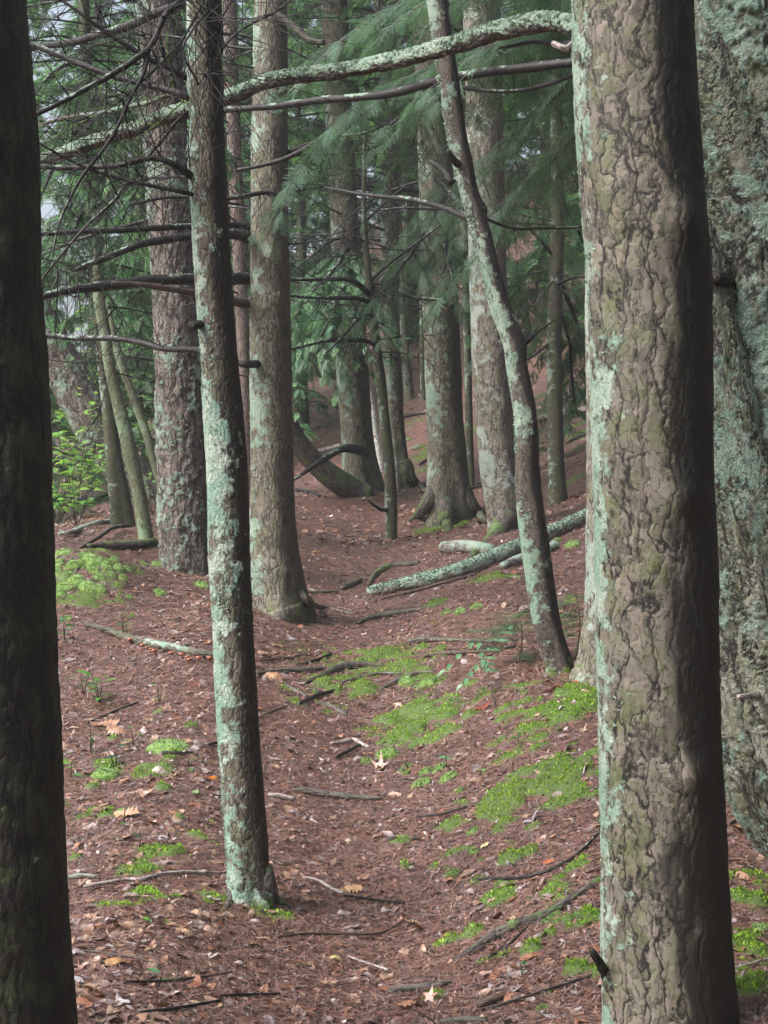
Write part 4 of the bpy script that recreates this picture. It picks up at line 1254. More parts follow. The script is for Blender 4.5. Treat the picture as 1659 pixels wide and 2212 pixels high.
for T, n_, zr, Lr, r0, sd_, tr_ in ((T12, 16, (3.2, 7.5), (.8, 2.2), (.012, .022), 301, .0055), (T16, 44, (2.2, 7.5), (.8, 2.4), (.010, .02), 302, .005), (T17, 14, (3.2, 6.5), (.8, 2.0), (.010, .02), 303, .005),
                                   (T6, 14, (2.6, 5.0), (.8, 2.4), (.010, .018), 304, .004), (T8, 26, (.6, 5.4), (.8, 2.6), (.008, .016), 305, .004), (T19, 12, (2.8, 5.6), (.6, 1.8), (.010, .018), 306, .004),
                                   (T22, 16, (1.8, 6.0), (.6, 1.6), (.007, .014), 307, .004), (T5, 10, (2.2, 4.6), (.6, 1.8), (.007, .013), 308, .0032), (T18, 10, (3, 7), (.6, 1.6), (.008, .014), 309, .005),
                                   (T11, 14, (2, 7), (.6, 2.0), (.008, .016), 310, .005), (T14, 34, (1.9, 4.6), (.5, 1.7), (.006, .011), 311, .0045), (T7, 6, (1.2, 3.2), (.4, 1.2), (.005, .009), 312, .003)):
    dead_branches(T, n_, zr, Lr, r0, sd_, tr=tr_, twigs=20)


# ------------------------------------------------------------------ green boughs hanging into the picture
def bough(T, pts, seed, lod=0, r=6, **kw):
    o, sp = branch(T, [(*p, max(1.5, r * (1 - .75 * i / (len(pts) - 1)))) for i, p in enumerate(pts)], seed=seed, name='branch')
    leaf, tubes = bough_foliage(sp, lod, seed, **kw)
    V, Fq, C = with_tubes(leaf, tubes)
    f = mk('foliage', V, Fq, M_FOL, o, None, smooth=False, fattrs={'col': C})
    me = f.data                               # written in the tree's own space
    co = np.empty(len(me.vertices) * 3, dtype=np.float32)
    me.vertices.foreach_get('co', co)
    co = co.reshape(-1, 3) - np.array(T['base'], dtype=np.float32)
    me.vertices.foreach_set('co', co.ravel())
    return o


TEAL = np.array([0.110, 0.215, 0.150])
bough(T21, [(1300, -120, 8.9), (1130, -60, 9.4), (980, -30, 9.9), (860, 20, 10.2), (760, 90, 10.5), (690, 150, 10.7)], 401, base=TEAL, sub=.14, lean=(-.2, -.1, -.2), droop=.5, sublen=(.4, .85), sc=(.15, .30), step=.085)
bough(T21, [(1300, 20, 8.9), (1130, 70, 9.5), (1000, 120, 10.0), (900, 160, 10.3), (800, 215, 10.5), (710, 300, 10.6), (640, 390, 10.7), (600, 455, 10.7)], 402, base=TEAL, sub=.13, lean=(-.2, -.1, -.25), droop=.5, sublen=(.35, .8), sc=(.15, .30), step=.085)
bough(T21, [(1300, 10, 8.9), (1050, 130, 9.8), (960, 190, 10.2), (910, 250, 10.4), (890, 320, 10.5)], 403, base=TEAL, sub=.17, lean=(-.2, -.1, -.25), droop=.5, sc=(.15, .30), step=.085)
bough(T21, [(1300, 80, 8.8), (1240, 170, 9.4), (1170, 240, 10.0), (1100, 310, 10.5), (1040, 390, 10.9)], 404, base=TEAL, sub=.17, lean=(-.2, -.1, -.35), sublen=(.35, .75), sc=(.15, .28), step=.09)
bough(T21, [(1300, 200, 8.8), (1250, 290, 9.6), (1190, 350, 10.2), (1130, 420, 10.8), (1070, 500, 11.2), (1010, 580, 11.5)], 405, base=TEAL, sub=.17, lean=(-.2, -.1, -.35), sublen=(.3, .7), sc=(.15, .28), step=.09)
bough(T17, [(960, 420, 18.2), (930, 480, 17.6), (890, 545, 17.2), (850, 600, 16.9), (820, 640, 16.7)], 407, lod=0, base=GREEN, sub=.14, lean=(-.2, -.1, -.3), sublen=(.4, .9), sc=(.18, .32), step=.08)
bough(T17, [(970, 470, 18.2), (960, 530, 17.4), (975, 600, 16.9), (985, 660, 16.7)], 408, lod=0, base=GREEN, sub=.14, lean=(-.1, -.1, -.3), sublen=(.4, .9), sc=(.18, .32), step=.08)
bough(T17, [(940, 380, 18.2), (1000, 450, 17.3), (1050, 520, 16.9), (1100, 560, 16.6)], 409, lod=0, base=GREEN, sub=.15, sublen=(.3, .8), sc=(.18, .32), step=.08)
for k, ps in enumerate((
        [(765, 520, 20.8), (720, 580, 20.2), (670, 640, 19.8), (630, 700, 19.5)], [(765, 600, 20.8), (710, 660, 20.2), (650, 730, 19.8), (600, 800, 19.5)],
        [(765, 660, 20.8), (720, 710, 20.2), (670, 760, 19.7), (630, 800, 19.4)],
        [(765, 560, 20.8), (740, 620, 20.0), (720, 670, 19.5), (690, 730, 19.2)])):
    bough(T12, ps, 420 + k, lod=1, base=TEAL * .95, sub=.15, sublen=(.5, 1.0), sc=(.16, .30), step=.075)
for k, ps in enumerate((
        [(1205, 420, 17), (1240, 480, 17.6), (1280, 560, 18.1), (1310, 640, 18.4)], [(1205, 500, 17), (1160, 560, 17.6), (1110, 640, 18), (1080, 700, 18.3)],
        [(1205, 600, 17), (1240, 680, 17.6), (1270, 770, 18.1), (1290, 850, 18.4)], 
        [(1205, 660, 17), (1230, 740, 17.7), (1235, 830, 18), (1250, 900, 18.3)])):
    bough(T22, ps, 440 + k, lod=1, base=TEAL * 1.05, sub=.14, sublen=(.4, .9), sc=(.15, .28), step=.07)
for k, ps in enumerate((
        [(195, 180, 16), (250, 260, 15.3), (310, 330, 14.9), (370, 420, 14.6)], [(190, 250, 16), (130, 330, 15.3), (90, 420, 14.9), (60, 500, 14.6)],
        [(195, 420, 16), (150, 520, 15.2), (120, 610, 14.9), (95, 690, 14.7)], 
        [(195, 320, 16), (270, 400, 15.3), (330, 490, 14.9), (390, 560, 14.6)], 
        [(200, 120, 16), (110, 160, 15.3), (60, 230, 15)], [(200, 60, 16), (300, 110, 15.3), (380, 190, 15), (440, 280, 14.8)])):
    bough(T8, ps, 460 + k, lod=1, base=GREEN * 1.2, sub=.15, sublen=(.5, 1.0), sc=(.15, .28), step=.075)

# crowns above, thin enough to let the sky down to the path
for T, z0, z1, rm, nb, sd_ in ((T17, 6.3, 11.5, 2.0, 15, 11), (T19, 6.0, 11.5, 2.0, 14, 12), (T12, 6.0, 12, 2.0, 17, 13), (T16, 6.2, 12, 1.8, 16, 14), (T22, 5.6, 11, 1.8, 26, 15), (T8, 5.2, 12, 2.0, 28, 16),
                               (T11, 6.4, 12, 2.0, 22, 17), (T18, 6.6, 12, 1.5, 20, 18), (T23, 7.5, 13, 1.8, 24, 19), (T24, 7.2, 13, 1.6, 22, 20)):
    c = at_z(T, min((z0 + z1) / 2, T['spine'][-1][2]))
    V, Fq, C = crown_arrays(z0, z1, rm, nb, 1, 500 + sd_, step=.2, sc=(.24, .46))
    V = V + np.array([c[0], c[1], 0])
    mk('crown', V, Fq, M_FOL, T['root'], T['base'], smooth=False, fattrs={'col': C})

# ------------------------------------------------------------------ hemlocks further back: their own trunk and crown, three kinds, copied
PROTO = []
for k, (z0, z1, rm, nb) in enumerate(((1.2, 11, 2.6, 70), (0.7, 9, 2.6, 66), (3.4, 12, 2.6, 60), (0.2, 5.0, 1.7, 54))):
    t = thing('hemlock_tree', 'x', 'tree', (0, 0, 0))
    H_ = z1 + .3
    V, Fa, at = tube(np.array([[0.05 * math.sin(i * .9 + k), 0.05 * math.cos(i * .7), -0.5 + (H_ + .5) * i / 14, (0.2 if k < 3 else .06) * (1 - .85 * i / 14)] for i in range(15)]), 20, .04, 2, 70 + k)
    mk('trunk', V, Fa, B['thin'], t, attrs=at)
    V, Fq, C = crown_arrays(z0, z1, rm, nb, 1, 600 + k, step=.19, sc=(.26, .5))
    mk('crown', V, Fq, M_FOL, t, smooth=False, fattrs={'col': C})
    PROTO.append(t)
used = [False] * 4


def place_tree(k, x, y, rz, sc, label, group):
    if not used[k]:
        o = PROTO[k]
        used[k] = True
    else:
        o = PROTO[k].copy()
        COL.objects.link(o)
        for ch in PROTO[k].children:
            c_ = ch.copy()
            COL.objects.link(c_)
            c_.parent = o
    o.location = (x, y, float(ground(x, y)) - .05)
    o.rotation_euler = (0, 0, rz)
    o.scale = (sc, sc, sc)
    tag(o, label, 'tree', group)
    return o


_bgl = ('tall green hemlock in the dense stand behind the pines', 'broad low-branched hemlock in the dense stand behind the pines', 'high-crowned hemlock standing on the slope behind the pines', 'small bushy young hemlock under the far trees')
for (k, x, y, sc) in ((0, -3.4, 30, 1.1), (1, -8.6, 31, 1.2), (0, -6.0, 34, 1.2), (0, -1.0, 33, 1.1), (2, 0.6, 34, 1.0), (2, 4.2, 33, 1.0),
                      (2, 5.8, 28, 1.0), (0, 7.4, 33, 1.0), (1, 6.6, 25, .8), (0, 9.4, 29, 1.0), (2, 1.2, 42, 1.2), (0, -2.8, 40, 1.25), (0, 5.6, 42, 1.2), (0, 3.0, 46, 1.2), (0, -6.5, 43, 1.3), (0, 8.6, 39, 1.1), (1, 3.6, 24.5, .75), (1, 4.7, 25.5, .9), (1, 5.8, 22.5, .8), (1, 2.9, 29, .9), (1, 4.2, 29.5, 1.0), (1, -1.5, 29, .8), (1, -2.6, 27, .8)):
    place_tree(k, x, y, random.uniform(0, 6.28), sc, _bgl[k], ('tall hemlocks behind the pines', 'low-branched hemlocks behind the pines', 'high-crowned hemlocks behind the pines')[k])
for (x, y, sc) in ((3.6, 21, .55), (4.4, 23.5, .7), (-3.3, 22.0, .8), (5.4, 19.5, .7), (-4.6, 21, .8), (-6.0, 20.5, .9)):
    place_tree(3, x, y, random.uniform(0, 6.28), sc, _bgl[3], 'small young hemlocks under the far trees')

# the wood beyond and an added unseen light screen, one mass
pos, dirs, ups, scl = [], [], [], []
r = np.random.default_rng(77)
for k in range(10000):
    x = r.uniform(-30, 32)
    y = r.uniform(46, 60) if r.uniform() < .7 else r.uniform(30, 48)
    if (y < 46 and abs(x) < 11.5) or (x < -.15 * y and r.uniform() < .65):
        continue
    g = float(0.0)
    pos.append([x, y, r.uniform(0.0, 15)])
    a = r.uniform(0, 6.28)
    dirs.append([math.cos(a), math.sin(a), -r.uniform(.1, .7)])
    ups.append(r.normal(0, .4, 3) + [0, 0, 1])
    scl.append(r.uniform(.8, 1.7))
pos = np.array(pos)
pos[:, 2] += ground_smooth(pos[:, 0], pos[:, 1])
EXTRA = []
for k in range(3000):                      # unseen foliage added right of the frame to cut sky fill
    y = r.uniform(-9, 9)
    x = max(5.0, .25 * y + 3.2) + r.uniform(0, 7)
    pos2 = [x, y, float(0.4 + r.uniform(0, 9))]
    dirs.append([math.cos(k * 2.4), math.sin(k * 2.4), -r.uniform(.1, .7)])
    ups.append(r.normal(0, .4, 3) + [0, 0, 1])
    scl.append(r.uniform(.5, 1.1))
    EXTRA.append(pos2)
E_ = np.array(EXTRA)
E_[:, 2] += ground_smooth(E_[:, 0], E_[:, 1])
pos = np.vstack([pos, E_])
arr = instances(1, pos, dirs, ups, np.array(scl), GREEN[None] * r.uniform(.6, 1.3, (len(pos), 1)), TIPC, 78)
wd = mk_leaves('woods_and_added_screen', arr, M_FOL)
wd['kind'] = 'stuff'
wd['label'] = 'dense green wood beyond the last trees, with unseen foliage added on the right to block sky light'

# ------------------------------------------------------------------ litter: needles, bits and leaves past counting
r = np.random.default_rng(2024)


def scatter(n, y0, y1, grow=0.6, pw=1.0):
    Z = y0 * (y1 / y0) ** (r.uniform(0, 1, n) ** pw)
    x = r.uniform(-1, 1, n) * (0.245 * Z + grow)
    return x, Z


def ground_normal(x, y, e=0.03):
    gx_ = (ground(x + e, y) - ground(x - e, y)) / (2 * e)
    gy_ = (ground(x, y + e) - ground(x, y - e)) / (2 * e)
    return nrmz(np.stack([-gx_, -gy_, np.ones_like(gx_)], -1))


def needle_arr(n, y0, y1, L, W, seed, hmax=0.012):
    x, y = scatter(n, y0, y1)
    keep = moss_at(x, y) < r.uniform(.2, .7, n)
    x, y = x[keep], y[keep]
    n = len(x)
    z = ground(x, y) + r.uniform(0.002, hmax, n) + 0.018 * np.clip(moss_at(x, y), 0, 1)
    a = n2(x, y, .8, 2, 31) * 2.2 + r.normal(0, 1.1, n)
    nr = ground_normal(x, y)
    e = np.stack([np.cos(a), np.sin(a), np.zeros(n)], -1)
    e = nrmz(e - nr * (e * nr).sum(-1, keepdims=True) + nr * r.normal(0, .10, (n, 1)))
    s = nrmz(np.cross(nr, e))
    Ln = r.uniform(*L, n)[:, None]
    Wn = r.uniform(*W, n)[:, None]
    bend = r.normal(0, .16, (n, 1)) * Ln
    p = np.stack([x, y, z], -1)
    p0, p1, p2 = p - e * Ln / 2, p + s * bend + nr * Ln * .03, p + e * Ln / 2
    V = np.stack([p0 - s * Wn, p0 + s * Wn, p1 - s * Wn, p1 + s * Wn, p2 - s * Wn * .5, p2 + s * Wn * .5], 1).reshape(-1, 3)
    i = np.arange(n)[:, None] * 6
    Fq = np.concatenate([i + [0, 1, 3, 2], i + [2, 3, 5, 4]], 1).reshape(-1, 4)
    t = r.uniform(0, 1, (n, 1)) ** 1.5
    c = np.array([0.040, 0.018, 0.014]) * (1 - t) + np.array([0.41, 0.21, 0.165]) * t
    g_ = r.uniform(0, 1, (n, 1)) < .15
    c = np.where(g_, np.array([0.34, 0.27, 0.24]), c) * r.uniform(.7, 1.2, (n, 1))
    return V, Fq, np.repeat(c, 2, 0)


A_ = [needle_arr(150000, 3.9, 9.5, (.04, .09), (.0005, .0010), 1), needle_arr(90000, 8.5, 30, (.06, .12), (.0012, .0022), 2, .02)]
V = np.vstack([a[0] for a in A_])
Fq = np.vstack([A_[0][1], A_[1][1] + len(A_[0][0])])
o = mk_leaves('needle_litter', (V, Fq, np.vstack([a[2] for a in A_])), M_NEEDLE)
o['kind'] = 'stuff'
o['label'] = 'fallen pine needles strewn over the whole path'


def leaf_shape(kind, k):
    """outline of a leaf in a unit length box along +X"""
    if kind == 'beech':
        t = np.linspace(0, 1, 8)
        w = 0.26 * np.sin(np.pi * t ** .85) ** .8
    elif kind == 'long':
        t = np.linspace(0, 1, 8)
        w = 0.15 * np.sin(np.pi * t) ** .9
    elif kind == 'oak':
        t = np.linspace(0, 1, 14)
        w = (0.10 + 0.20 * np.sin(np.pi * t) ** .7) * (0.72 + 0.38 * np.cos(np.arange(14) * np.pi)) + .02
        w[0] = w[-1] = 0
    else:  # maple
        a = np.linspace(0, 2 * np.pi, 21)[:-1]
        rr = 0.30 + 0.17 * np.cos(5 * a) + 0.05 * np.cos(10 * a)
        return np.stack([0.5 + rr * np.cos(a), rr * np.sin(a)], -1)
    up = np.stack([t, w], -1)
    dn = np.stack([t[1:-1][::-1], -w[1:-1][::-1]], -1)
    return np.vstack([up, dn])


LEAFCOL = np.array([[.36, .30, .31], [.42, .33, .31], [.40, .26, .20], [.33, .19, .125], [.40, .25, .165], [.17, .085, .055], [.12, .065, .050], [.26, .11, .06], [.22, .155, .14], [.30, .24, .22], [.14, .075, .06], [.28, .13, .075], [.36, .24, .17]])


def leaf_mesh(x, y, size, ang, kind, seed, tilt=0.25, curl=0.35, lift=0.006, known=None):
    rr = np.random.default_rng(seed)
    o2 = leaf_shape(kind, 0)
    cen = np.array([[.5, 0]])
    inner = 0.5 * (o2 - cen) + cen
    P2 = np.vstack([cen, inner, o2])
    u, v = P2[:, 0] - .5, P2[:, 1]
    c1, c2, c3 = rr.normal(0, curl), rr.normal(0, curl * 1.8), rr.normal(0, curl)
    w = c1 * u * u + c2 * v * v + c3 * u * v + 0.06 * np.sin(u * 9 + seed) * rr.uniform(.2, 1) + .25 * abs(v) * rr.uniform(-.3, .6)
    w = w - np.percentile(w, 10)
    L3 = np.stack([u, v, w], -1) * size
    if known is None:
        known = (ground_normal(np.array([x]), np.array([y]))[0], float(ground(x, y)), float(moss_at(np.array([x]), np.array([y]))[0]))
    nr = nrmz(known[0] + rr.normal(0, tilt, 3))
    e = np.array([math.cos(ang), math.sin(ang), 0])
    e = nrmz(e - nr * e.dot(nr))
    s = np.cross(nr, e)
    V = L3[:, :1] * e + L3[:, 1:2] * s + L3[:, 2:] * nr
    z = known[1] + lift + 0.018 * min(1, max(0, known[2]))
    V = V + np.array([x, y, z])
    m = len(o2)
    a, b = np.arange(1, m + 1), np.roll(np.arange(1, m + 1), -1)
    tri = np.stack([np.zeros(m, int), a, b], -1)
    qd = np.stack([a, a + m, b + m, b], -1)
    return V, tri, qd


def leaf_litter(n, y0, y1, size, seed, dens=None):
    Vs, Ts, Qs, Cs, off = [], [], [], [], 0
    Ct = []
    x, y = scatter(n, y0, y1, .4)
    mo, gn, gz = moss_at(x, y), ground_normal(x, y), ground(x, y)
    for i in range(n):
        if dens is not None and r.uniform() > dens(x[i], y[i]) * (.25 if mo[i] > .35 else 1):
            continue
        k = ('beech', 'oak', 'maple', 'beech', 'long')[r.integers(0, 5)]
        V, t, q_ = leaf_mesh(x[i], y[i], r.uniform(*size), r.uniform(0, 6.28), k, int(r.integers(1e6)), .22, .30, known=(gn[i], gz[i], mo[i]))
        c = LEAFCOL[r.integers(0, len(LEAFCOL))] * r.uniform(.55, 1.1)
        Vs.append(V)
        Ts.append(t + off)
        Qs.append(q_ + off)
        Ct.append(np.repeat(c[None], len(t), 0) * r.uniform(.9, 1.05, (len(t), 1)))
        Cs.append(np.repeat(c[None], len(q_), 0) * r.uniform(.85, 1.1, (len(q_), 1)))
        off += len(V)
    return np.vstack(Vs), np.vstack(Ts), np.vstack(Qs), np.vstack(Ct), np.vstack(Cs)


def leaf_density(x, y):
    px = x / y * F + CX
    d = 0.55 if mnoise.noise(Vector((x * 1.6, y * 1.6, 61.3))) > 0 else .18
    if y < 15 and abs(x - .02) < .30:
        d *= .55
    if px < 470 and y < 9:
        d = 1.0 if y < 5.6 else 0.75
    if px < 460 and 9 <= y < 12.5 and px > 330:
        d = 1.0
    if 520 < px < 700 and 9 < y < 11.5:
        d = 0.8
    if px > 1100:
        d = 0.5
    return d


Vl, Tl, Ql, Ct, Cq = leaf_litter(12500, 4.2, 18, (.03, .085), 5, leaf_density)
V2, T2_, Q2, C2_, D2 = leaf_litter(6000, 16, 40, (.06, .13), 6, lambda x, y: 1)
Tl, Ql = np.vstack([Tl, T2_ + len(Vl)]), np.vstack([Ql, Q2 + len(Vl)])
Vl, Ct, Cq = np.vstack([Vl, V2]), np.vstack([Ct, C2_]), np.vstack([Cq, D2])
o = mk('leaf_litter', Vl, [Tl, Ql], M_LITTER, smooth=False, fattrs={'col': np.vstack([Ct, Cq])})
o['kind'] = 'stuff'
o['label'] = 'small dead leaves mixed into the needles'

# crumbs of bark, scales and broken leaf
n = 130000
x, y = scatter(n, 4.0, 30)
k = moss_at(x, y) < r.uniform(.3, .9, n)
x, y = x[k], y[k]
n = len(x)
z = ground(x, y) + r.uniform(.001, .010, n) + 0.018 * np.clip(moss_at(x, y), 0, 1)
nr = nrmz(ground_normal(x, y) + r.normal(0, .35, (n, 3)))
e = nrmz(np.cross(nr, r.normal(0, 1, (n, 3))))
s = np.cross(nr, e)
la, lb = r.uniform(.004, .018, (n, 1)), r.uniform(.002, .008, (n, 1))
p = np.stack([x, y, z], -1)
V = np.stack([p - e * la - s * lb * r.uniform(.3, 1, (n, 1)), p - e * la * .4 + s * lb, p + e * la + s * lb * r.uniform(.2, 1, (n, 1)), p + e * la * .5 - s * lb], 1).reshape(-1, 3)
t = r.uniform(0, 1, (n, 1))
c = np.where(t < .42, [.035, .018, .015], np.where(t < .74, [.17, .08, .058], np.where(t < .9, [.33, .19, .14], [.36, .31, .32]))) * r.uniform(.7, 1.2, (n, 1))
o = mk_leaves('bark_crumb_litter', (V, np.arange(4 * n).reshape(-1, 4), c), M_LITTER)
o['kind'] = 'stuff'
o['label'] = 'crumbs of bark and broken leaf among the needles'

# the moss carpets' own little stems
n = 520000
x, y = scatter(n, 4.2, 24, .3)
mv = moss_at(x, y)
k = mv > r.uniform(.30, .75, n)
x, y, mv = x[k], y[k], mv[k]
n = len(x)
z = ground(x, y) + moss_lift(x, y, mv) - .004
hgt = r.uniform(.006, .017, (n, 1)) * (.5 + np.clip(mv, 0, 1.2)[:, None] * .6)
d = nrmz(np.stack([r.normal(0, .55, n), r.normal(0, .55, n), np.ones(n)], -1))
sv = nrmz(np.cross(d, r.normal(0, 1, (n, 3)))) * r.uniform(.0018, .004, (n, 1))
p = np.stack([x, y, z], -1)
V = np.stack([p - sv * .5, p + sv * .5, p + d * hgt * .6 + sv, p + d * hgt, p + d * hgt * .6 - sv], 1).reshape(-1, 3)
i = np.arange(n)[:, None] * 5
hue = (0.5 + 0.5 * n2(x, y, 2.2, 2, 41))[:, None].clip(0, 1)
c = (np.array([.10, .26, .018]) * (1 - hue) + np.array([.34, .44, .06]) * hue) * r.uniform(.35, 1.5, (n, 1))
o = mk('moss_carpet', V, [(i + [0, 1, 2, 4]).reshape(-1, 4), (i + [4, 2, 3]).reshape(-1, 3)], M_MOSSBLADE, smooth=False, fattrs={'col': np.vstack([c, c])})
o['kind'] = 'stuff'
o['label'] = 'bright green moss carpets creeping over the slope'


# ------------------------------------------------------------------ moss cushions, each by itself
def cushion(px, py, w, h, label, group, seed):
    g = GP(px, py + h * .3)
    a = w / 2 * g[1] / F
    b = a * r.uniform(.75, 1.0)
    hz = max(0.5 * a, min(0.85 * a, h * .62 * g[1] / F))
    nu, nv = 36, 12
    th = np.linspace(0, 2 * np.pi, nu, endpoint=False)
    ph = np.linspace(0, np.pi / 2 * 1.12, nv + 1)[1:]
    TT, PP = np.meshgrid(th, ph)
    d = np.stack([np.cos(TT) * np.sin(PP), np.sin(TT) * np.sin(PP), np.cos(PP)], -1)
    R = 1 + .16 * fbm(d * 2.1 + seed * 3.3, 3, seed)
    ol = 1 + .12 * np.cos(2 * TT + seed)
    V = d * R[..., None] * np.array([a, b, hz])
    V[..., 0] *= ol
    V[..., 2] += ground(V[..., 0] + g[0], V[..., 1] + g[1]) - g[2] - hz * .12
    V = np.vstack([V.reshape(-1, 3), [[0, 0, hz * .9]]])
    ii = np.arange(nu * nv).reshape(nv, nu)
    q_ = np.stack([ii[:-1], ii[1:], np.roll(ii[1:], -1, 1), np.roll(ii[:-1], -1, 1)], -1).reshape(-1, 4)
    t_ = np.stack([np.full(nu, nu * nv), ii[0], np.roll(ii[0], -1)], -1)
    # short stems stand all over it, with a few caught needles
    nb_ = int(min(1600, 300 + a * 9000))
    rr = np.random.default_rng(seed + 7)
    ix = rr.integers(nu, nu * nv - nu, nb_)
    src = V[ix] + rr.normal(0, a * .05, (nb_, 3)) * [1, 1, .2]
    nrm_ = nrmz(src / np.array([a * a, b * b, hz * hz]) + rr.normal(0, .35, (nb_, 3)) * (1 / a))
    sd_ = nrmz(np.cross(nrm_, rr.normal(0, 1, (nb_, 3)))) * rr.uniform(.0012, .003, (nb_, 1))
    hh_ = rr.uniform(.004, .011, (nb_, 1))
    bl = np.stack([src - sd_, src + sd_, src + nrm_ * hh_ + sd_ * .4, src + nrm_ * hh_ - sd_ * .4], 1).reshape(-1, 3)
    qb = np.arange(nb_ * 4).reshape(-1, 4) + len(V)
    V = np.vstack([V, bl])
    o = mk('moss_cushion', V + g, [np.vstack([q_, qb]), t_], M_CUSH, None, g)
    return tag(o, label, 'moss', group)


CG = 'round moss cushions on the slope beside the path'
rq = np.random.default_rng(555)
cc_ = [m_ for m_ in MOSS[:60] if m_[0] > 640 and m_[1] > 1400 and m_[2] > 80]
for k in range(34):
    m_ = cc_[rq.integers(0, len(cc_))]
    w_ = rq.uniform(14, 34)
    cushion(m_[0] + rq.normal(0, m_[2] * .28), m_[1] + rq.normal(0, m_[3] * .28), w_, w_ * .55, 'small round green moss cushion in the patches beside the path', 'round moss cushions on the slope beside the path', 300 + k)
MG = 'moss cushions heaped on the bank hummock'
for k, (px, py, w, h, lab) in enumerate([
        (1029, 1307, 24, 13, 'small pale round moss cushion just below the lichened log'), (963, 1320, 22, 18, 'dark green moss tuft under the lichened log'), (993, 1318, 26, 18, None),
        (879, 1469, 42, 24, 'pale moss cushion beside the roundest one among the roots'), (924, 1473, 46, 30, 'large round bright moss cushion among the roots of the path'),
        (919, 1536, 42, 18, None), (892, 1559, 32, 16, None), (899, 1567, 24, 14, None), (836, 1624, 48, 30, 'big pale domed moss cushion at the path edge below the grey kinked stick'),
        (791, 1642, 24, 16, None), (919, 1664, 28, 18, None), (949, 1658, 28, 18, None), (969, 1675, 34, 22, None), (912, 1689, 38, 18, None), (879, 1655, 20, 12, None), (944, 1568, 16, 10, None),
        (865, 1577, 18, 10, None), (786, 1424, 20, 11, None), (899, 1401, 24, 12, None), (843, 1410, 32, 15, None), (679, 1494, 14, 10, None), (778, 1469, 16, 10, None), (1083, 1595, 24, 15, None), (893, 1613, 20, 9, None),
        (362, 1608, 86, 30, 'long flat bright moss cushion on the bank beside the lichen trunk'), (227, 1669, 56, 38, 'dense dark green lumpy moss cushion low on the bank'), (313, 1656, 36, 17, 'small dark moss cushion next to the lumpy one'),
        (346, 1277, 28, 14, 'flat little moss cushion below the furrowed pine'), (436, 1261, 36, 20, 'moss cushion half hidden by the lichen trunk near the furrowed pine'),
        (1236, 1172, 36, 17, 'round moss cushion below the upper end of the lichened log'), (1641, 2003, 38, 20, 'pale moss cushion behind the scaly trunk on the carpeted slope'), (1173, 2178, 24, 12, None), (1110, 1245, 26, 12, None), (1190, 1655, 30, 15, None)]):
    cushion(px, py, w, h, lab or 'small round green moss cushion in the patches beside the path', CG, k)
for k, (px, py, w, h) in enumerate([(165, 1250, 44, 30), (190, 1262, 40, 26), (215, 1268, 34, 24), (135, 1192, 52, 22), (124, 1214, 36, 22), (157, 1216, 34, 24), (180, 1212, 30, 24), (198, 1205, 48, 28), (218, 1191, 34, 20), (230, 1218, 30, 22), (248, 1207, 26, 22), (256, 1223, 28, 22), (275, 1227, 22, 22),
                                    (140, 1262, 38, 24), (231, 1202, 28, 18), (122, 1234, 34, 24), (202, 1230, 28, 18), (240, 1238, 24, 18), (279, 1288, 16, 14), (180, 1196, 26, 16), (151, 1239, 24, 16), (126, 1278, 34, 24), (144, 1335, 30, 16),
                                    (266, 1246, 22, 20), (258, 1262, 20, 18), (215, 1244, 26, 18)]):
    cushion(px, py, w, h, 'velvety green moss cushion in the heap on the bank hummock', MG, 100 + k)
cushion(310, 1216, 20, 18, 'twin small moss ball below the dark mossy log', 'twin moss balls', 150)
cushion(340, 1216, 24, 20, 'twin small moss ball below the dark mossy log', 'twin moss balls', 151)


# ------------------------------------------------------------------ logs, roots and sticks lying on the ground
def lying(name, pts, bark, label, cat, nseg=8, ds=0.03, sink=0.3, wob=0.12, seed=1, group=None, lift=None, twigs=0):
    q_ = []
    for i, p_ in enumerate(pts):
        px, py, rp = p_[:3]
        g = G(px, py + rp * .5, p_[3] if len(p_) > 3 else depth_at(py))
        rr = rp * g[1] / F
        dz = (lift[i] if lift else 0)
        q_.append([g[0], g[1], g[2] + rr * (1 - 2 * sink) + .012 + dz, rr])
    q_ = np.array(q_)
    sp = catmull(q_, ds)
    parts = [tube(sp, nseg, wob, 7, seed)]
    if twigs:
        parts += twig_tubes(sp, twigs, (.05, .2), .002, seed + 9, grav=0.1)
    V, Fa, at = join(parts)
    base = q_[0, :3]
    o = mk(name, V, Fa, B[bark], None, base, attrs=at)
    tag(o, label, cat, group)
    return o, sp


LG = lying('fallen_log', [(795, 1283, 8, 12.3), (820, 1280, 12, 12.3), (900, 1262, 16, 12.6), (1000, 1235, 17, 13.0), (1100, 1196, 17, 13.6), (1180, 1160, 16, 14.2), (1275, 1116, 15, 15)], 'log',
           'long lichen-crusted log slanting up the slope behind the leaning young tree', 'log', 28, .02, .2, .08, 3)
lichen_flakes(dict(root=LG[0], base=np.array(LG[0].location)), LG[1], 3500, 33, dirv=(-.2, -.3, .9), thr=.45, size=(.008, .018))
lying('fallen_log', [(957, 1187, 13, 14.4), (985, 1186, 15, 14.4), (1030, 1188, 14, 14.4), (1060, 1192, 12, 14.3)], 'log', 'short lichened log piece lying above the long log', 'log', 24, .02, .2, .08, 4)
lying('fallen_log', [(1085, 1228, 8, 13.0), (1110, 1216, 10, 13.2), (1150, 1200, 10, 13.5), (1200, 1180, 9, 13.9)], 'log', 'pale split log tucked against the long lichened log', 'log', 20, .02, .2, .08, 5)
LM = lying('fallen_log', [(185, 1352, 4, 10.6), (225, 1362, 6, 10.4), (262, 1376, 8, 10.2), (300, 1388, 9, 10.1), (370, 1402, 9, 10.0), (430, 1413, 8.5, 9.9), (475, 1420, 8, 9.8)], 'oldlog', 'rotting grey log on the bank with red mushrooms along it', 'log', 20, .02, .25, .12, 6)
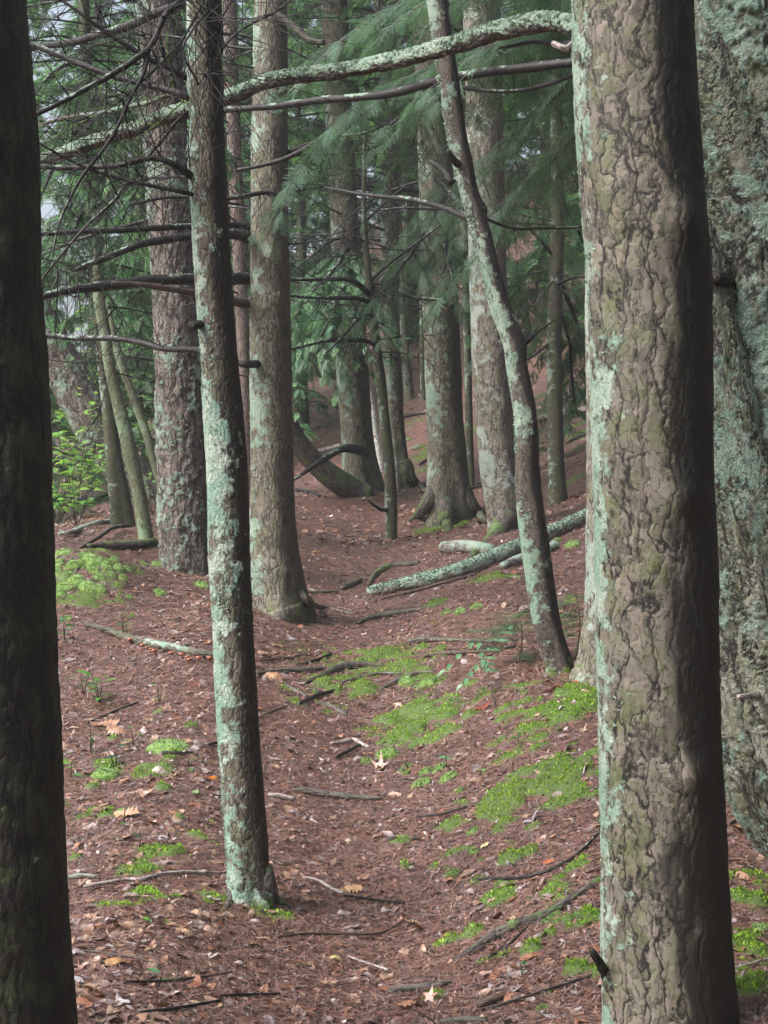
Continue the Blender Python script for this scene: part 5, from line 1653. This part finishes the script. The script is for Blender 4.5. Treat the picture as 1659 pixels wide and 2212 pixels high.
lying('fallen_log', [(190, 1183, 6, 13.0), (230, 1182, 9, 13.1), (280, 1180, 10, 13.2), (335, 1172, 9, 13.3)], 'mossroot', 'dark mossy log lying at the foot of the curved olive sapling', 'log', 16, .03, .2, .1, 7)
lying('fallen_stick', [(175, 1186, 3, 12.9), (215, 1172, 4, 13), (245, 1155, 4, 13.1), (285, 1145, 4, 13.2)], 'limb', 'arched dark stick over the mossy log', 'stick', lift=[0, .04, .05, .03], seed=8)
lying('fallen_log', [(128, 1158, 4, 15.5), (165, 1150, 6, 15.7), (205, 1136, 7, 15.9), (245, 1128, 5, 16.1)], 'log', 'pale grey pole lying behind the moss hummock', 'log', 12, .04, .2, .1, 9)
lying('fallen_log', [(1170, 905, 7, 22), (1210, 896, 8, 22.3), (1270, 886, 7, 22.6)], 'greystick', 'bleached log high on the slope by the slim dark trunk', 'log', 10, .05, .2, .1, 10)
lying('fallen_log', [(655, 985, 5, 24), (690, 975, 6, 24.3), (735, 965, 6, 24.6)], 'greystick', 'pale log lying behind the low curved trunk', 'log', 10, .05, .2, .1, 11)

for pts, bark, lab in [
        ([(552, 1457, 4), (613, 1450, 7), (660, 1449, 7), (700, 1446, 4)], 'root', 'smooth dark root crossing from the lichen trunk to the mossy roots'),
        ([(655, 1478, 3), (690, 1462, 5), (718, 1450, 10), (746, 1441, 12), (786, 1437, 8), (830, 1442, 3)], 'root', 'thick forked root lump in the moss at mid path'),
        ([(724, 1484, 3), (764, 1469, 4), (818, 1458, 4), (868, 1457, 3)], 'root', 'thin curved brown root below the root lump'),
        ([(820, 1493, 3), (858, 1472, 6), (901, 1456, 6), (940, 1455, 3)], 'root', 'dark root leading to the round moss cushions'),
        ([(616, 1482, 3), (640, 1494, 6), (665, 1508, 4)], 'root', 'stubby pinkish root end nearer the lichen trunk'),
        ([(700, 1522, 4), (722, 1532, 7), (748, 1548, 4)], 'root', 'short pinkish root hump ringed with moss'),
        ([(773, 1346, 4), (811, 1333, 6), (858, 1325, 6), (915, 1317, 3)], 'root', 'wavy dark root crossing the path below the log'),
        ([(796, 1266, 3), (811, 1241, 6), (847, 1222, 7), (905, 1217, 5)], 'mossroot', 'arching mossy root beside the tip of the long log'),
        ([(738, 1272, 4), (758, 1263, 8), (780, 1252, 4)], 'root', 'small worn root knuckle in the path by the grey pine'),
        ([(660, 1283, 3), (700, 1281, 4), (730, 1278, 3)], 'root', 'low thin root by the foot of the grey pine'),
        ([(632, 1708, 3), (665, 1710, 8), (714, 1719, 9), (770, 1723, 7), (825, 1728, 3)], 'root', 'long smooth grey root lying flush in the path'),
        ([(838, 2147, 4), (880, 2141, 8), (930, 2134, 8), (975, 2127, 3)], 'root', 'flat grey root low in the path near the bare twig'),
        ([(985, 2076, 4), (1027, 2052, 9), (1060, 2030, 13), (1109, 2003, 14), (1150, 1990, 12), (1192, 1971, 11), (1235, 1944, 9), (1300, 1902, 8)], 'mossroot', 'thick mossy root running up to the scaly trunk'),
        ([(950, 2212, 5), (1000, 2207, 10), (1050, 2209, 7)], 'root', 'grey root at the very bottom edge of the path'),
        ([(835, 1818, 3), (860, 1812, 6), (900, 1815, 3)], 'root', 'small dark root tip with a moss patch in the open path')]:
    lying('exposed_root', pts, bark, lab, 'root', 10, .02, .42, .15, len(lab), 'roots exposed across the path')

STK = [
    ([(180, 1922, 3), (230, 1913, 4), (274, 1906, 4), (306, 1906, 5), (346, 1895, 4), (407, 1890, 4), (480, 1891, 3)], 'greystick', 'long pale kinked stick reaching to the lichen trunk'),
    ([(149, 1903, 5), (180, 1899, 5), (214, 1902, 4)], 'log', 'short lichen-crusted stick beside the near-black trunk'),
    ([(266, 2129, 3), (330, 2127, 3), (392, 2123, 2)], 'limb', 'thin straight black twig low on the bank'),
    ([(378, 2123, 3), (440, 2118, 3), (500, 2107, 2)], 'brownstick', 'thin brown twig beside the straight black twig'),
    ([(180, 2061, 2), (281, 2073, 3), (330, 2088, 2)], 'brownstick', 'bent thin twig under the upright black twig'),
    ([(302, 2195, 4), (378, 2187, 4), (478, 2168, 3)], 'limb', 'dark rough stick at the bottom near the near-black trunk'),
    ([(475, 2157, 3), (540, 2156, 3), (605, 2154, 2)], 'limb', 'level dark stick at the bottom of the path'),
    ([(351, 1631, 4), (385, 1632, 4), (416, 1630, 3)], 'limb', 'short black stick under the long flat moss cushion'),
    ([(660, 1899, 2), (690, 1910, 3), (714, 1924, 4), (742, 1936, 4)], 'greystick', 'pale crooked stick ending at the tan leaf'),
    ([(742, 1940, 3), (800, 1948, 3), (875, 1958, 2)], 'limb', 'thin dark twig continuing past the tan leaf'),
    ([(598, 2030, 2), (660, 2024, 3), (714, 2024, 3), (814, 2023, 3), (865, 1999, 2)], 'brownstick', 'long thin bowed brown twig across the path'),
    ([(750, 2072, 3), (790, 2086, 3), (838, 2103, 3)], 'greystick', 'slanting grey twig above the flat grey root'),
    ([(1020, 1905, 3), (1062, 1903, 4), (1152, 1897, 4), (1235, 1860, 4), (1295, 1804, 3)], 'limb', 'long slim branch curving up the slope to the scaly trunk'),
    ([(1055, 2075, 3), (1100, 2045, 3), (1140, 2008, 2)], 'limb', 'thin dark stick propped on the thick mossy root'),
    ([(1062, 2184, 3), (1130, 2162, 3), (1188, 2144, 3), (1285, 2113, 3)], 'limb', 'thin straight stick rising across the lower slope'),
    ([(1030, 2182, 6), (1055, 2172, 8), (1086, 2161, 5)], 'brownstick', 'rust-brown strip of bark near the bottom of the slope'),
    ([(1577, 2104, 3), (1620, 2092, 4), (1670, 2077, 4)], 'greystick', 'grey stick on the moss carpet behind the scaly trunk'),
    ([(883, 1391, 8), (915, 1387, 8), (944, 1386, 6), (1034, 1388, 3), (1080, 1388, 3)], 'root', 'grey stick with a thick blunt end lying above the mossy roots'),
    ([(915, 1422, 4), (966, 1416, 6), (1020, 1412, 3), (1074, 1410, 3), (1115, 1396, 3)], 'brownstick', 'knobbly dark stick under the pinnate seedling'),
    ([(647, 1524, 3), (685, 1506, 4), (725, 1494, 3)], 'limb', 'dark slanting stick below the root lump'),
    ([(715, 1611, 3), (740, 1608, 4), (764, 1603, 5), (780, 1611, 5), (798, 1620, 3)], 'greystick', 'pale kinked stick beside the big domed moss cushion'),
    ([(726, 1640, 3), (755, 1626, 4), (780, 1612, 3)], 'limb', 'dark stick touching the pale kinked stick'),
    ([(823, 1297, 3), (908, 1277, 4), (960, 1262, 4), (1030, 1243, 3)], 'brownstick', 'thin brown pole lying along the front of the long log'),
    ([(580, 1722, 4), (608, 1726, 5), (636, 1731, 4)], 'greystick', 'split pale chip of wood beside the grey flush root'),
    ([(1577, 1785, 3), (1600, 1775, 4), (1640, 1765, 3)], 'limb', 'small dark stick at the foot of the old leaning trunk'),
    ([(640, 1440, 2), (680, 1430, 3), (715, 1415, 3)], 'limb', 'small dark twig just above the root lump'),
    ([(560, 1430, 2), (620, 1425, 3), (660, 1418, 2)], 'brownstick', 'twig lying between the lichen trunk and the mossy roots'),
    ([(480, 1600, 2), (505, 1602, 3), (450, 1612, 3)], 'limb', 'twig tucked behind the lichen trunk'),
    ([(620, 1530, 2), (590, 1540, 3), (560, 1552, 2)], 'brownstick', 'short brown twig right beside the lichen trunk'),
    ([(1120, 1330, 3), (1160, 1320, 4), (1200, 1318, 3)], 'brownstick', 'brown stick on the slope behind the leaning young tree'),
    ([(300, 1520, 2), (250, 1540, 3), (190, 1565, 2)], 'limb', 'dark twig lying under the broad-leaved seedling'),
    ([(900, 1770, 2), (960, 1762, 3), (1010, 1748, 2)], 'limb', 'thin twig ending in the long moss carpet'),
]
for k, (pts, bark, lab) in enumerate(STK):
    lying('fallen_stick', pts, bark, lab, 'stick', 7, .02, .15, .12, 20 + k, 'sticks lying on the forest floor', twigs=3 if bark == 'limb' else 0)

FAR = [(860, 905, 930, 893, 26.5, 3), (905, 855, 960, 868, 29, 3), (1130, 985, 1175, 968, 20, 4), (1230, 955, 1275, 938, 20.5, 3), (690, 1025, 740, 1018, 21.6, 3), (905, 1005, 935, 990, 23, 3), (1010, 1060, 1060, 1048, 18.8, 3),
       (880, 780, 905, 768, 33, 3), (1225, 860, 1265, 848, 23.5, 4), (640, 1060, 690, 1072, 20, 4)]
FL = ['grey stick low on the far slope under the small far trunk', 'dark stick high on the far slope near the small far trunk', 'dark stick on the slope between the pale pine and the slim dark trunk', 'stick lying up the slope past the slim dark trunk',
      'stick behind the low curved trunk', 'stick lying behind the broad brown pine', 'stick at the foot of the thin trunk behind the broad pine', 'topmost stick on the far red slope', 'stick just below the bleached log', 'stick under the low curved trunk']
for k, (x0, y0, x1, y1, Z, w) in enumerate(FAR):
    lying('fallen_stick', [(x0, y0, w, Z), ((x0 + x1) / 2, (y0 + y1) / 2 - 2, w * 1.2, Z), (x1, y1, w * .8, Z * 1.01)], ('limb', 'greystick', 'brownstick')[k % 3], FL[k], 'stick', 7, .05, .15, .12, 70 + k, 'sticks lying on the forest floor')

# upright bare twigs stuck in the ground
for pts, lab in (([(940, 2140, 4.9), (938, 2120, 4.88), (915, 2104, 4.86), (883, 2088, 4.84)], 'bare red-brown twig rising from the path bottom'),
                 ([(284, 2074, 5.15), (300, 2040, 5.13), (312, 2012, 5.12), (326, 1976, 5.1)], 'thin black twig standing up from the leaf litter'),
                 ([(1634, 2212, 4.4), (1640, 2170, 4.38), (1650, 2130, 4.37), (1658, 2090, 4.36)], 'thin grey twig standing behind the scaly trunk')):
    q_ = np.array([[*P(px, py, Z), .0026 * (1 - .15 * i)] for i, (px, py, Z) in enumerate(pts)])
    g0 = float(ground(q_[0, 0], q_[0, 1]))
    q_[:, 2] += g0 - q_[0, 2] - .01
    sp = catmull(q_, .01)
    V, Fa, at = join([tube(sp, 6, .1, 9, 3)] + twig_tubes(sp, 4, (.04, .12), .0013, 77, grav=0))
    tag(mk('standing_twig', V, Fa, B['brownstick'], None, q_[0, :3], attrs=at), lab, 'twig')

# a few stones
for k, (px, py, w, Z, lab) in enumerate(((1204, 1168, 28, 14.4, 'tan stone beside the upper end of the long log'), (905, 968, 34, 25, 'pale flat stone high on the slope between the pines'), (880, 952, 22, 25.5, 'small grey stone beside the pale flat stone'))):
    g = G(px, py, Z)
    a = w / 2 * g[1] / F
    th = np.linspace(0, 2 * np.pi, 20, endpoint=False)
    ph = np.linspace(0.05, np.pi * .6, 10)
    TT, PP = np.meshgrid(th, ph)
    d = np.stack([np.cos(TT) * np.sin(PP), np.sin(TT) * np.sin(PP), np.cos(PP)], -1)
    R = 1 + .3 * fbm(d * 1.6 + k * 5, 3, k)
    V = (d * R[..., None] * np.array([a, a * .8, a * .55])).reshape(-1, 3) + g
    ii = np.arange(200).reshape(10, 20)
    q_ = np.stack([ii[:-1], ii[1:], np.roll(ii[1:], -1, 1), np.roll(ii[:-1], -1, 1)], -1).reshape(-1, 4)
    at = {'tc': V - g, 'nrm': d.reshape(-1, 3)}
    tag(mk('stone', V, [q_, ii[0][::-1].reshape(1, -1)], B['pale'], None, g, attrs=at), lab, 'stone')

# red mushrooms under the rotting log
MR = N('mushroom_cap')
M_MUSH = MR.finish((0.27, 0.085, 0.05), .4, .5)
lathe = None
for k, (px, py) in enumerate(((306, 1400), (318, 1402), (326, 1408), (332, 1413), (338, 1411), (371, 1417), (391, 1421), (403, 1423), (408, 1430), (416, 1427), (427, 1429), (452, 1428), (281, 1387), (268, 1382))):
    g = GP(px, py + 2)
    if lathe is None:
        prof = [(.0035, -.01), (.0035, .012), (.004, .02), (.013, .019), (.0155, .022), (.012, .028), (.006, .031)]
        th = np.linspace(0, 2 * np.pi, 12, endpoint=False)
        V = np.array([[r_ * math.cos(a), r_ * math.sin(a), z_] for r_, z_ in prof for a in th])
        ii = np.arange(len(prof) * 12).reshape(-1, 12)
        q_ = np.stack([ii[:-1], np.roll(ii[:-1], -1, 1), np.roll(ii[1:], -1, 1), ii[1:]], -1).reshape(-1, 4)
        lathe = o = mk('mushroom', V, [q_, ii[-1].reshape(1, -1)], M_MUSH)
    else:
        o = lathe.copy()
        COL.objects.link(o)
    o.location = g
    o.rotation_euler = (r.normal(0, .2), r.normal(0, .2), 0)
    o.scale = (r.uniform(.8, 1.3),) * 3
    tag(o, 'tiny brick-red mushroom growing along the underside of the rotting log', 'mushroom', 'red mushrooms under the rotting log')

# ------------------------------------------------------------------ the larger leaves, one by one
LV = [(668, 1930 + 6, 40, 'oak', 9, 'curled tan leaf at the end of the pale crooked stick', 712), ]
LEAVES = [  # px, py, width px, kind, colour, label
    (757, 1925, 46, 'oak', (.42, .25, .13), 'large tan leaf at the end of the pale crooked stick'),
    (885, 2180, 62, 'oak', (.30, .15, .085), 'big brown curled leaf at the bottom of the path'), (930, 2165, 40, 'maple', (.40, .24, .19), 'pinkish leaf beside the big brown curled leaf'),
    (1050, 2112, 34, 'beech', (.33, .20, .17), 'pink-brown upright leaf under the thick mossy root'), (245, 2085, 40, 'beech', (.36, .20, .08), 'golden brown leaf near the upright black twig'),
    (165, 2125, 36, 'beech', (.36, .34, .37), 'wet grey-lilac leaf against the near-black trunk'), (225, 1570, 60, 'oak', (.36, .20, .13), 'broad pinkish oak leaf under the seedlings on the bank'),
    (255, 1585, 50, 'oak', (.38, .22, .15), 'second oak leaf overlapping the broad pinkish one'), (310, 1718, 60, 'maple', (.36, .23, .17), 'crumpled pale leaf beside the lumpy moss'),
    (270, 1766, 60, 'oak', (.44, .28, .17), 'lobed tan oak leaf in the moss on the bank'), (455, 1685, 30, 'beech', (.50, .16, .03), 'bright orange leaf just beside the lichen trunk'),
    (180, 1755, 34, 'maple', (.34, .19, .12), 'brown leaf with raised edges low on the bank'), (820, 1645 + 15, 44, 'maple', (.46, .33, .28), 'pale pink leaf below the big domed moss cushion'),
    (862, 1530, 30, 'maple', (.40, .26, .19), 'pale maple leaf above the bright moss patch'), (1040, 1533, 40, 'oak', (.20, .05, .03), 'dark red curled leaf on the slope by the pinnate seedling'),
    (1185, 1645, 46, 'beech', (.34, .22, .19), 'long pink leaf on the slope below the moss strips'), (1150, 1775, 40, 'beech', (.30, .26, .30), 'wet lilac leaf under the long moss carpet'),
    (1188, 1815, 26, 'beech', (.44, .22, .10), 'small orange-tan leaf below the wet lilac leaf'), (1185, 1868, 24, 'beech', (.38, .10, .03), 'rusty red leaf beside the long slim branch'),
    (1605, 1792, 56, 'oak', (.48, .28, .12), 'long orange-tan leaf at the foot of the old leaning trunk'), (1600, 1770, 34, 'beech', (.36, .24, .20), 'pale leaf above the long orange-tan one'),
    (837, 1805, 26, 'beech', (.38, .28, .28), 'upright pinkish leaf by the small root tip in the path'), (1048, 1832, 22, 'beech', (.55, .42, .22), 'cream leaf on the edge of the slope'),
    (725, 2078, 26, 'beech', (.40, .34, .16), 'yellow-green leaf in the lower path'), (890, 2000, 40, 'oak', (.30, .19, .12), 'flat brown leaf in the middle of the lower path'),
    (900, 2016, 36, 'beech', (.22, .085, .045), 'reddish rolled leaf below the flat brown one'), (660, 1930, 20, 'beech', (.30, .18, .13), 'small brown leaf beside the pale crooked stick'),
    (1205, 1325, 36, 'maple', (.38, .23, .16), 'tan leaf on the slope above the leaning tree foot'), (1112, 1242, 22, 'maple', (.36, .12, .05), 'orange leaf caught on the long lichened log'),
    (640, 1330, 30, 'beech', (.40, .28, .22), 'pale leaf at the foot of the grey pine'), (590, 1466, 36, 'oak', (.36, .21, .12), 'ragged tan leaf under the smooth dark root'),
    (680, 1195, 18, 'beech', (.45, .25, .07), 'small yellow leaf far up the path'), (1250, 1480, 30, 'maple', (.40, .12, .05), 'rusty leaf at the foot of the leaning young tree'),
    (1190, 1500, 50, 'beech', (.26, .07, .04), 'long dark red leaf below the leaning young tree'), (270, 1690, 26, 'beech', (.40, .22, .12), 'curled tan leaf under the lumpy moss'),
    (240, 2050, 30, 'maple', (.44, .40, .40), 'pale wet leaf low on the bank by the black twig'), (265, 2170, 40, 'beech', (.46, .42, .42), 'pale wet leaf at the bottom of the bank'),
    (200, 2145, 50, 'oak', (.40, .27, .19), 'tan oak leaf at the bottom of the bank'), (320, 2195, 40, 'maple', (.42, .25, .20), 'pink leaf lying by the dark rough stick'),
    (1610, 1700, 30, 'beech', (.40, .24, .18), 'pink-tan leaf tucked beside the old leaning trunk'), (520, 2090, 30, 'beech', (.33, .26, .25), 'dull lilac leaf in the needles of the lower path'),
    (700, 2130, 34, 'maple', (.30, .19, .12), 'brown leaf in the lower path left of the flat grey root'), (1060, 1640, 30, 'maple', (.38, .27, .25), 'greyish pink leaf in the middle of the slope'),
    (600, 1400, 40, 'maple', (.40, .25, .17), 'tan leaf in the drift behind the lichen trunk'), (575, 1420, 40, 'oak', (.34, .19, .12), 'brown oak leaf in the drift behind the lichen trunk')]
for k, (px, py, w, kind, c, lab) in enumerate(LEAVES):
    g = GP(px, py)
    size = w * g[1] / F * 1.15
    V, t_, q_ = leaf_mesh(g[0], g[1], size, r.uniform(-.7, .7) + (math.pi if k % 2 else 0), kind, 900 + k, .22, .45, .012)
    cc = np.array(c)
    f1, f2 = np.repeat(cc[None], len(t_), 0) * r.uniform(.85, 1.1, (len(t_), 1)), np.repeat(cc[None], len(q_), 0) * r.uniform(.8, 1.1, (len(q_), 1))
    o = mk('fallen_leaf', V, [t_, q_], M_LITTER, None, g, smooth=False, fattrs={'col': np.vstack([f1, f2])})
    tag(o, lab, 'leaf', 'large fallen leaves')


# ------------------------------------------------------------------ seedlings and shrubs
def blade(base, d, up, L, W, fold=.25, droop=.3, m=5):
    """an ovate leaf blade from base along d"""
    d = nrmz(np.array(d, float))
    s = nrmz(np.cross(up, d))
    n_ = np.cross(d, s)
    V, Fq = [], []
    for j in range(m + 1):
        u = j / m
        c = np.array(base) + d * L * u - n_ * L * droop * u * u
        w = W * math.sin(math.pi * (0.06 + .94 * u) ** .8) * .5 if j < m else 0.0005
        V += [c - s * w + n_ * w * fold, c, c + s * w + n_ * w * fold]
    for j in range(m):
        a = j * 3
        Fq += [[a, a + 1, a + 4, a + 3], [a + 1, a + 2, a + 5, a + 4]]
    return np.array(V), np.array(Fq)


def plant(px, py, H, nst, nl, L, W, col, name, label, cat, seed, group=None, spread=.35, Zg=None, updir=0.25, tiers=True):
    rr = np.random.default_rng(seed)
    g = G(px, py, Zg or depth_at(py))
    t = thing(name, label, cat, g, group)
    Vs, Fs, Cs, off, tubes = [], [], [], 0, []
    for s_ in range(nst):
        a = rr.uniform(0, 6.28)
        top = np.array([math.cos(a) * spread * H * rr.uniform(.3, 1), math.sin(a) * spread * H * rr.uniform(.3, 1), H * rr.uniform(.7, 1.1)])
        q_ = np.array([[*(top * u + np.array([0, 0, -.01 if u == 0 else 0])), .0016 + .0014 * (1 - u) * (1 + H)] for u in (0, .35, .7, 1)])
        sp = catmull(q_, .02)
        tubes.append(tube(sp, 5))
        for k in range(nl):
            u = 0.3 + .7 * (k + .5) / nl if tiers else rr.uniform(.2, 1)
            p_ = sp[int(u * (len(sp) - 1)), :3]
            a2 = k * 2.4 + rr.uniform(-.5, .5) + a
            d = np.array([math.cos(a2), math.sin(a2), updir + rr.normal(0, .2)])
            V, Fq = blade(p_ + nrmz(d) * .008, d, np.array([0, 0, 1.0]) + rr.normal(0, .25, 3), L * rr.uniform(.6, 1.15), W * rr.uniform(.7, 1.1), droop=rr.uniform(.1, .5))
            Vs.append(V)
            Fs.append(Fq + off)
            off += len(V)
            Cs.append(np.repeat((np.array(col) * rr.uniform(.65, 1.3) * np.array([rr.uniform(.8, 1.3), 1, rr.uniform(.8, 1.2)]))[None], len(Fq), 0))
    V, Fa, at = join(tubes)
    mk('stem', V, Fa, B['brownstick'], t, attrs=at)
    mk('foliage', np.vstack(Vs), np.vstack(Fs), M_LEAF, t, smooth=True, fattrs={'col': np.vstack(Cs)})
    return t


LG_, DG_ = (.10, .27, .055), (.055, .17, .06)
for k, a in enumerate((
        (215, 1520, .19, 3, 4, .075, .042, LG_, 'broad-leaved seedling with glossy oval leaves on the bank'), (180, 1500, .14, 2, 3, .06, .032, DG_, 'darker leafy seedling beside the glossy oval one'),
        (265, 1375, .16, 3, 4, .06, .026, LG_, 'leafy seedling standing behind the rotting log'), (140, 1385, .16, 2, 4, .06, .036, DG_, 'bluish leafy seedling half behind the near-black trunk'),
        (345, 1520, .10, 2, 3, .045, .02, (.14, .27, .05), 'slight yellow-green seedling on the open bank'), (290, 1610, .10, 1, 3, .055, .036, LG_, 'small seedling just above the long flat moss cushion'),
        (152, 1680, .09, 1, 3, .06, .04, (.16, .33, .09), 'pale round-leaved seedling beside the near-black trunk'), (408, 1662, .07, 1, 2, .05, .026, LG_, 'two-leaved sprout beside the orange leaf'),
        (440, 1652, .06, 1, 2, .035, .024, (.14, .28, .06), 'tiny round-leaved sprout by the lichen trunk'), (432, 1722, .05, 1, 1, .075, .026, (.2, .34, .12), 'single pale standing leaf next to the lichen trunk'),
        (268, 1785, .08, 1, 3, .045, .02, LG_, 'sprout beside the lobed tan leaf'), (300, 1832, .07, 1, 2, .05, .022, DG_, 'dark sprout at the edge of the moss on the bank'),
        (305, 1993, .04, 1, 2, .05, .025, LG_, 'low two-leaved sprout in the litter below the moss'), (341, 2135, .06, 1, 2, .055, .024, DG_, 'single dark sprout low on the bank'),
        (250, 1660, .12, 2, 3, .05, .026, (.06, .15, .09), 'bluish seedling in front of the lumpy moss'), (195, 1625, .13, 2, 3, .045, .02, DG_, 'thin seedling above the lumpy moss'),
        (450, 1788, .05, 1, 2, .05, .018, (.18, .28, .05), 'yellowish sprout right beside the lichen trunk'), (965, 1660, .09, 1, 4, .045, .034, (.13, .30, .14), 'pale seedling standing over the moss cushions'),
        (1050, 1668, .07, 1, 3, .045, .03, (.22, .38, .10), 'lime sprout on the slope by the moss cushions'), (880, 1662, .05, 1, 3, .035, .024, (.10, .22, .13), 'small bluish sprout by the pale pink leaf'),
        (1120, 1610, .06, 1, 3, .04, .02, DG_, 'dark sprout in the moss strips of the slope'), (1130, 2110, .05, 1, 3, .03, .018, DG_, 'small sprout under the thick mossy root'))):
    plant(a[0], a[1], *a[2:8], 'seedling', a[8], 'seedling', 40 + k, 'seedlings on the forest floor')

# the pinnate seedling on two thin stems
g = G(1072, 1530, 8.9)
t = thing('pinnate_seedling', 'thin-stemmed seedling with toothed paired leaflets held over the slope', 'seedling', g)
Vs, Fs, Cs, off, tubes = [], [], [], 0, []
for (tip, mid, nn) in ((P(962, 1448, 8.7), P(1035, 1385, 8.8), 5), (P(1000, 1478, 8.6), P(1048, 1425, 8.7), 6), (P(1100, 1360, 9.0), P(1052, 1420, 8.9), 6)):
    q_ = np.array([[0, 0, -.01, .0025], [*((mid - g) * np.array([.6, .6, .55])), .002], [*(mid - g), .0018], [*((mid - g) * .5 + (tip - g) * .5 + np.array([0, 0, .02])), .0014], [*(tip - g), .001]])
    sp = catmull(q_, .01)
    tubes.append(tube(sp, 5))
    for k in range(nn * 2 + 1):
        u = .5 + .5 * (k // 2 + .4) / nn if k < nn * 2 else 1.0
        p_ = sp[min(len(sp) - 1, int(u * (len(sp) - 1))), :3]
        td = nrmz(sp[-1, :3] - sp[len(sp) // 2, :3])
        sd = nrmz(np.cross([0, 0, 1], td)) * (1 if k % 2 else -1)
        d = td * .5 + sd if k < nn * 2 else td
        V, Fq = blade(p_, d + np.array([0, 0, -.1]), np.array([0, -.6, 1.0]), r.uniform(.045, .07), .026, droop=.35)
        Vs.append(V)
        Fs.append(Fq + off)
        off += len(V)
        Cs.append(np.repeat((np.array((.11, .24, .12)) * r.uniform(.7, 1.3))[None], len(Fq), 0))
V, Fa, at = join(tubes)
mk('stem', V, Fa, B['brownstick'], t, attrs=at)
mk('foliage', np.vstack(Vs), np.vstack(Fs), M_LEAF, t, fattrs={'col': np.vstack(Cs)})

# baby hemlocks at the foot of the leaning young tree
for (px, py, Z, H, n_, lab, sd_) in ((1120, 1432, 9.2, .34, 26, 'feathery baby hemlock beside the foot of the leaning young tree', 1), (1245, 1420, 9.3, .40, 26, 'feathery baby hemlock between the leaning young tree and the whitish trunk', 2),
                                     (1060, 1400, 9.6, .16, 12, 'flat baby hemlock sprig above the pinnate seedling', 3), (1195, 1000, 19, .9, 40, 'young hemlock sprig by the slim dark trunk', 4)):
    g = G(px, py, Z)
    t = thing('baby_hemlock', lab, 'seedling', g)
    q_ = np.array([[0, 0, -.02, .004], [.02, 0, H * .5, .003], [-.01, .01, H, .0015]])
    V, Fa, at = tube(catmull(q_, .02), 6)
    mk('stem', V, Fa, B['brownstick'], t, attrs=at)
    rr = np.random.default_rng(sd_)
    a = rr.uniform(0, 6.28, n_)
    ps = np.stack([np.zeros(n_), np.zeros(n_), rr.uniform(.15, 1, n_) * H], -1)
    dr = np.stack([np.cos(a), np.sin(a), rr.uniform(-.25, .2, n_)], -1)
    arr = instances(0, ps, dr, np.repeat([[0, 0, 1.0]], n_, 0) + rr.normal(0, .2, (n_, 3)), rr.uniform(.14, .3, n_) * (H / .34) ** .5, GREEN * 1.2, TIPC, sd_)
    mk_leaves('foliage', arr, M_FOL, t)

# bright leafy shrubs on the lake bank
for k, (px, py, Z, H, nst, nl, lab) in enumerate(((118, 1135, 17.0, .8, 7, 11, 'low bright shrub against the near-black trunk'), (165, 1140, 20.5, 1.1, 9, 14, 'bright leafy shrub under the big leaning pine'), (125, 1130, 21.5, 1.9, 11, 18, 'bright shrub filling the gap behind the near-black trunk'),
                                                   (330, 1110, 21.5, 1.7, 8, 14, 'bright shrub seen between the saplings and the furrowed pine'), (112, 1120, 24.0, 2.6, 12, 20, 'tall bright shrub behind the other bank shrubs'), (262, 1120, 23.5, 2.4, 9, 18, 'tall bright shrub behind the dark straight trunk'), (130, 1110, 26.5, 4.2, 16, 26, 'tallest pale green shrub glowing at the edge of the wood'), (180, 1105, 28.0, 3.8, 14, 26, 'pale green shrub glowing behind the big leaning pine'))):
    plant(px, py, H, nst, nl, .12, .065, (.20, .40, .09), 'leafy_shrub', lab, 'shrub', 400 + k, 'bright shrubs on the lake bank', spread=.6, Zg=Z, tiers=False)

# ------------------------------------------------------------------ damp air under the trees
HZ = 0.0014
if HZ:
    m = bpy.data.materials.new('damp_air')
    m.use_nodes = True
    m.node_tree.nodes.clear()
    pv = m.node_tree.nodes.new('ShaderNodeVolumePrincipled')
    pv.inputs['Color'].default_value = (0.86, 0.93, 0.95, 1)
    pv.inputs['Density'].default_value = HZ
    ou = m.node_tree.nodes.new('ShaderNodeOutputMaterial')
    m.node_tree.links.new(pv.outputs[0], ou.inputs['Volume'])
    lo, hi = np.array([-63, -29, float(zs.min()) - 1.0]), np.array([63, 87, float(zs.max()) + 18.0])
    print('haze box', lo, hi)
    V = np.array([[(lo, hi)[i][0], (lo, hi)[j][1], (lo, hi)[k][2]] for i in (0, 1) for j in (0, 1) for k in (0, 1)])
    o = mk('haze', V, np.array([[0, 1, 3, 2], [4, 6, 7, 5], [0, 4, 5, 1], [2, 3, 7, 6], [0, 2, 6, 4], [1, 5, 7, 3]]), m, smooth=False)
    o['kind'] = 'stuff'
    o['label'] = 'thin damp haze between the trees'
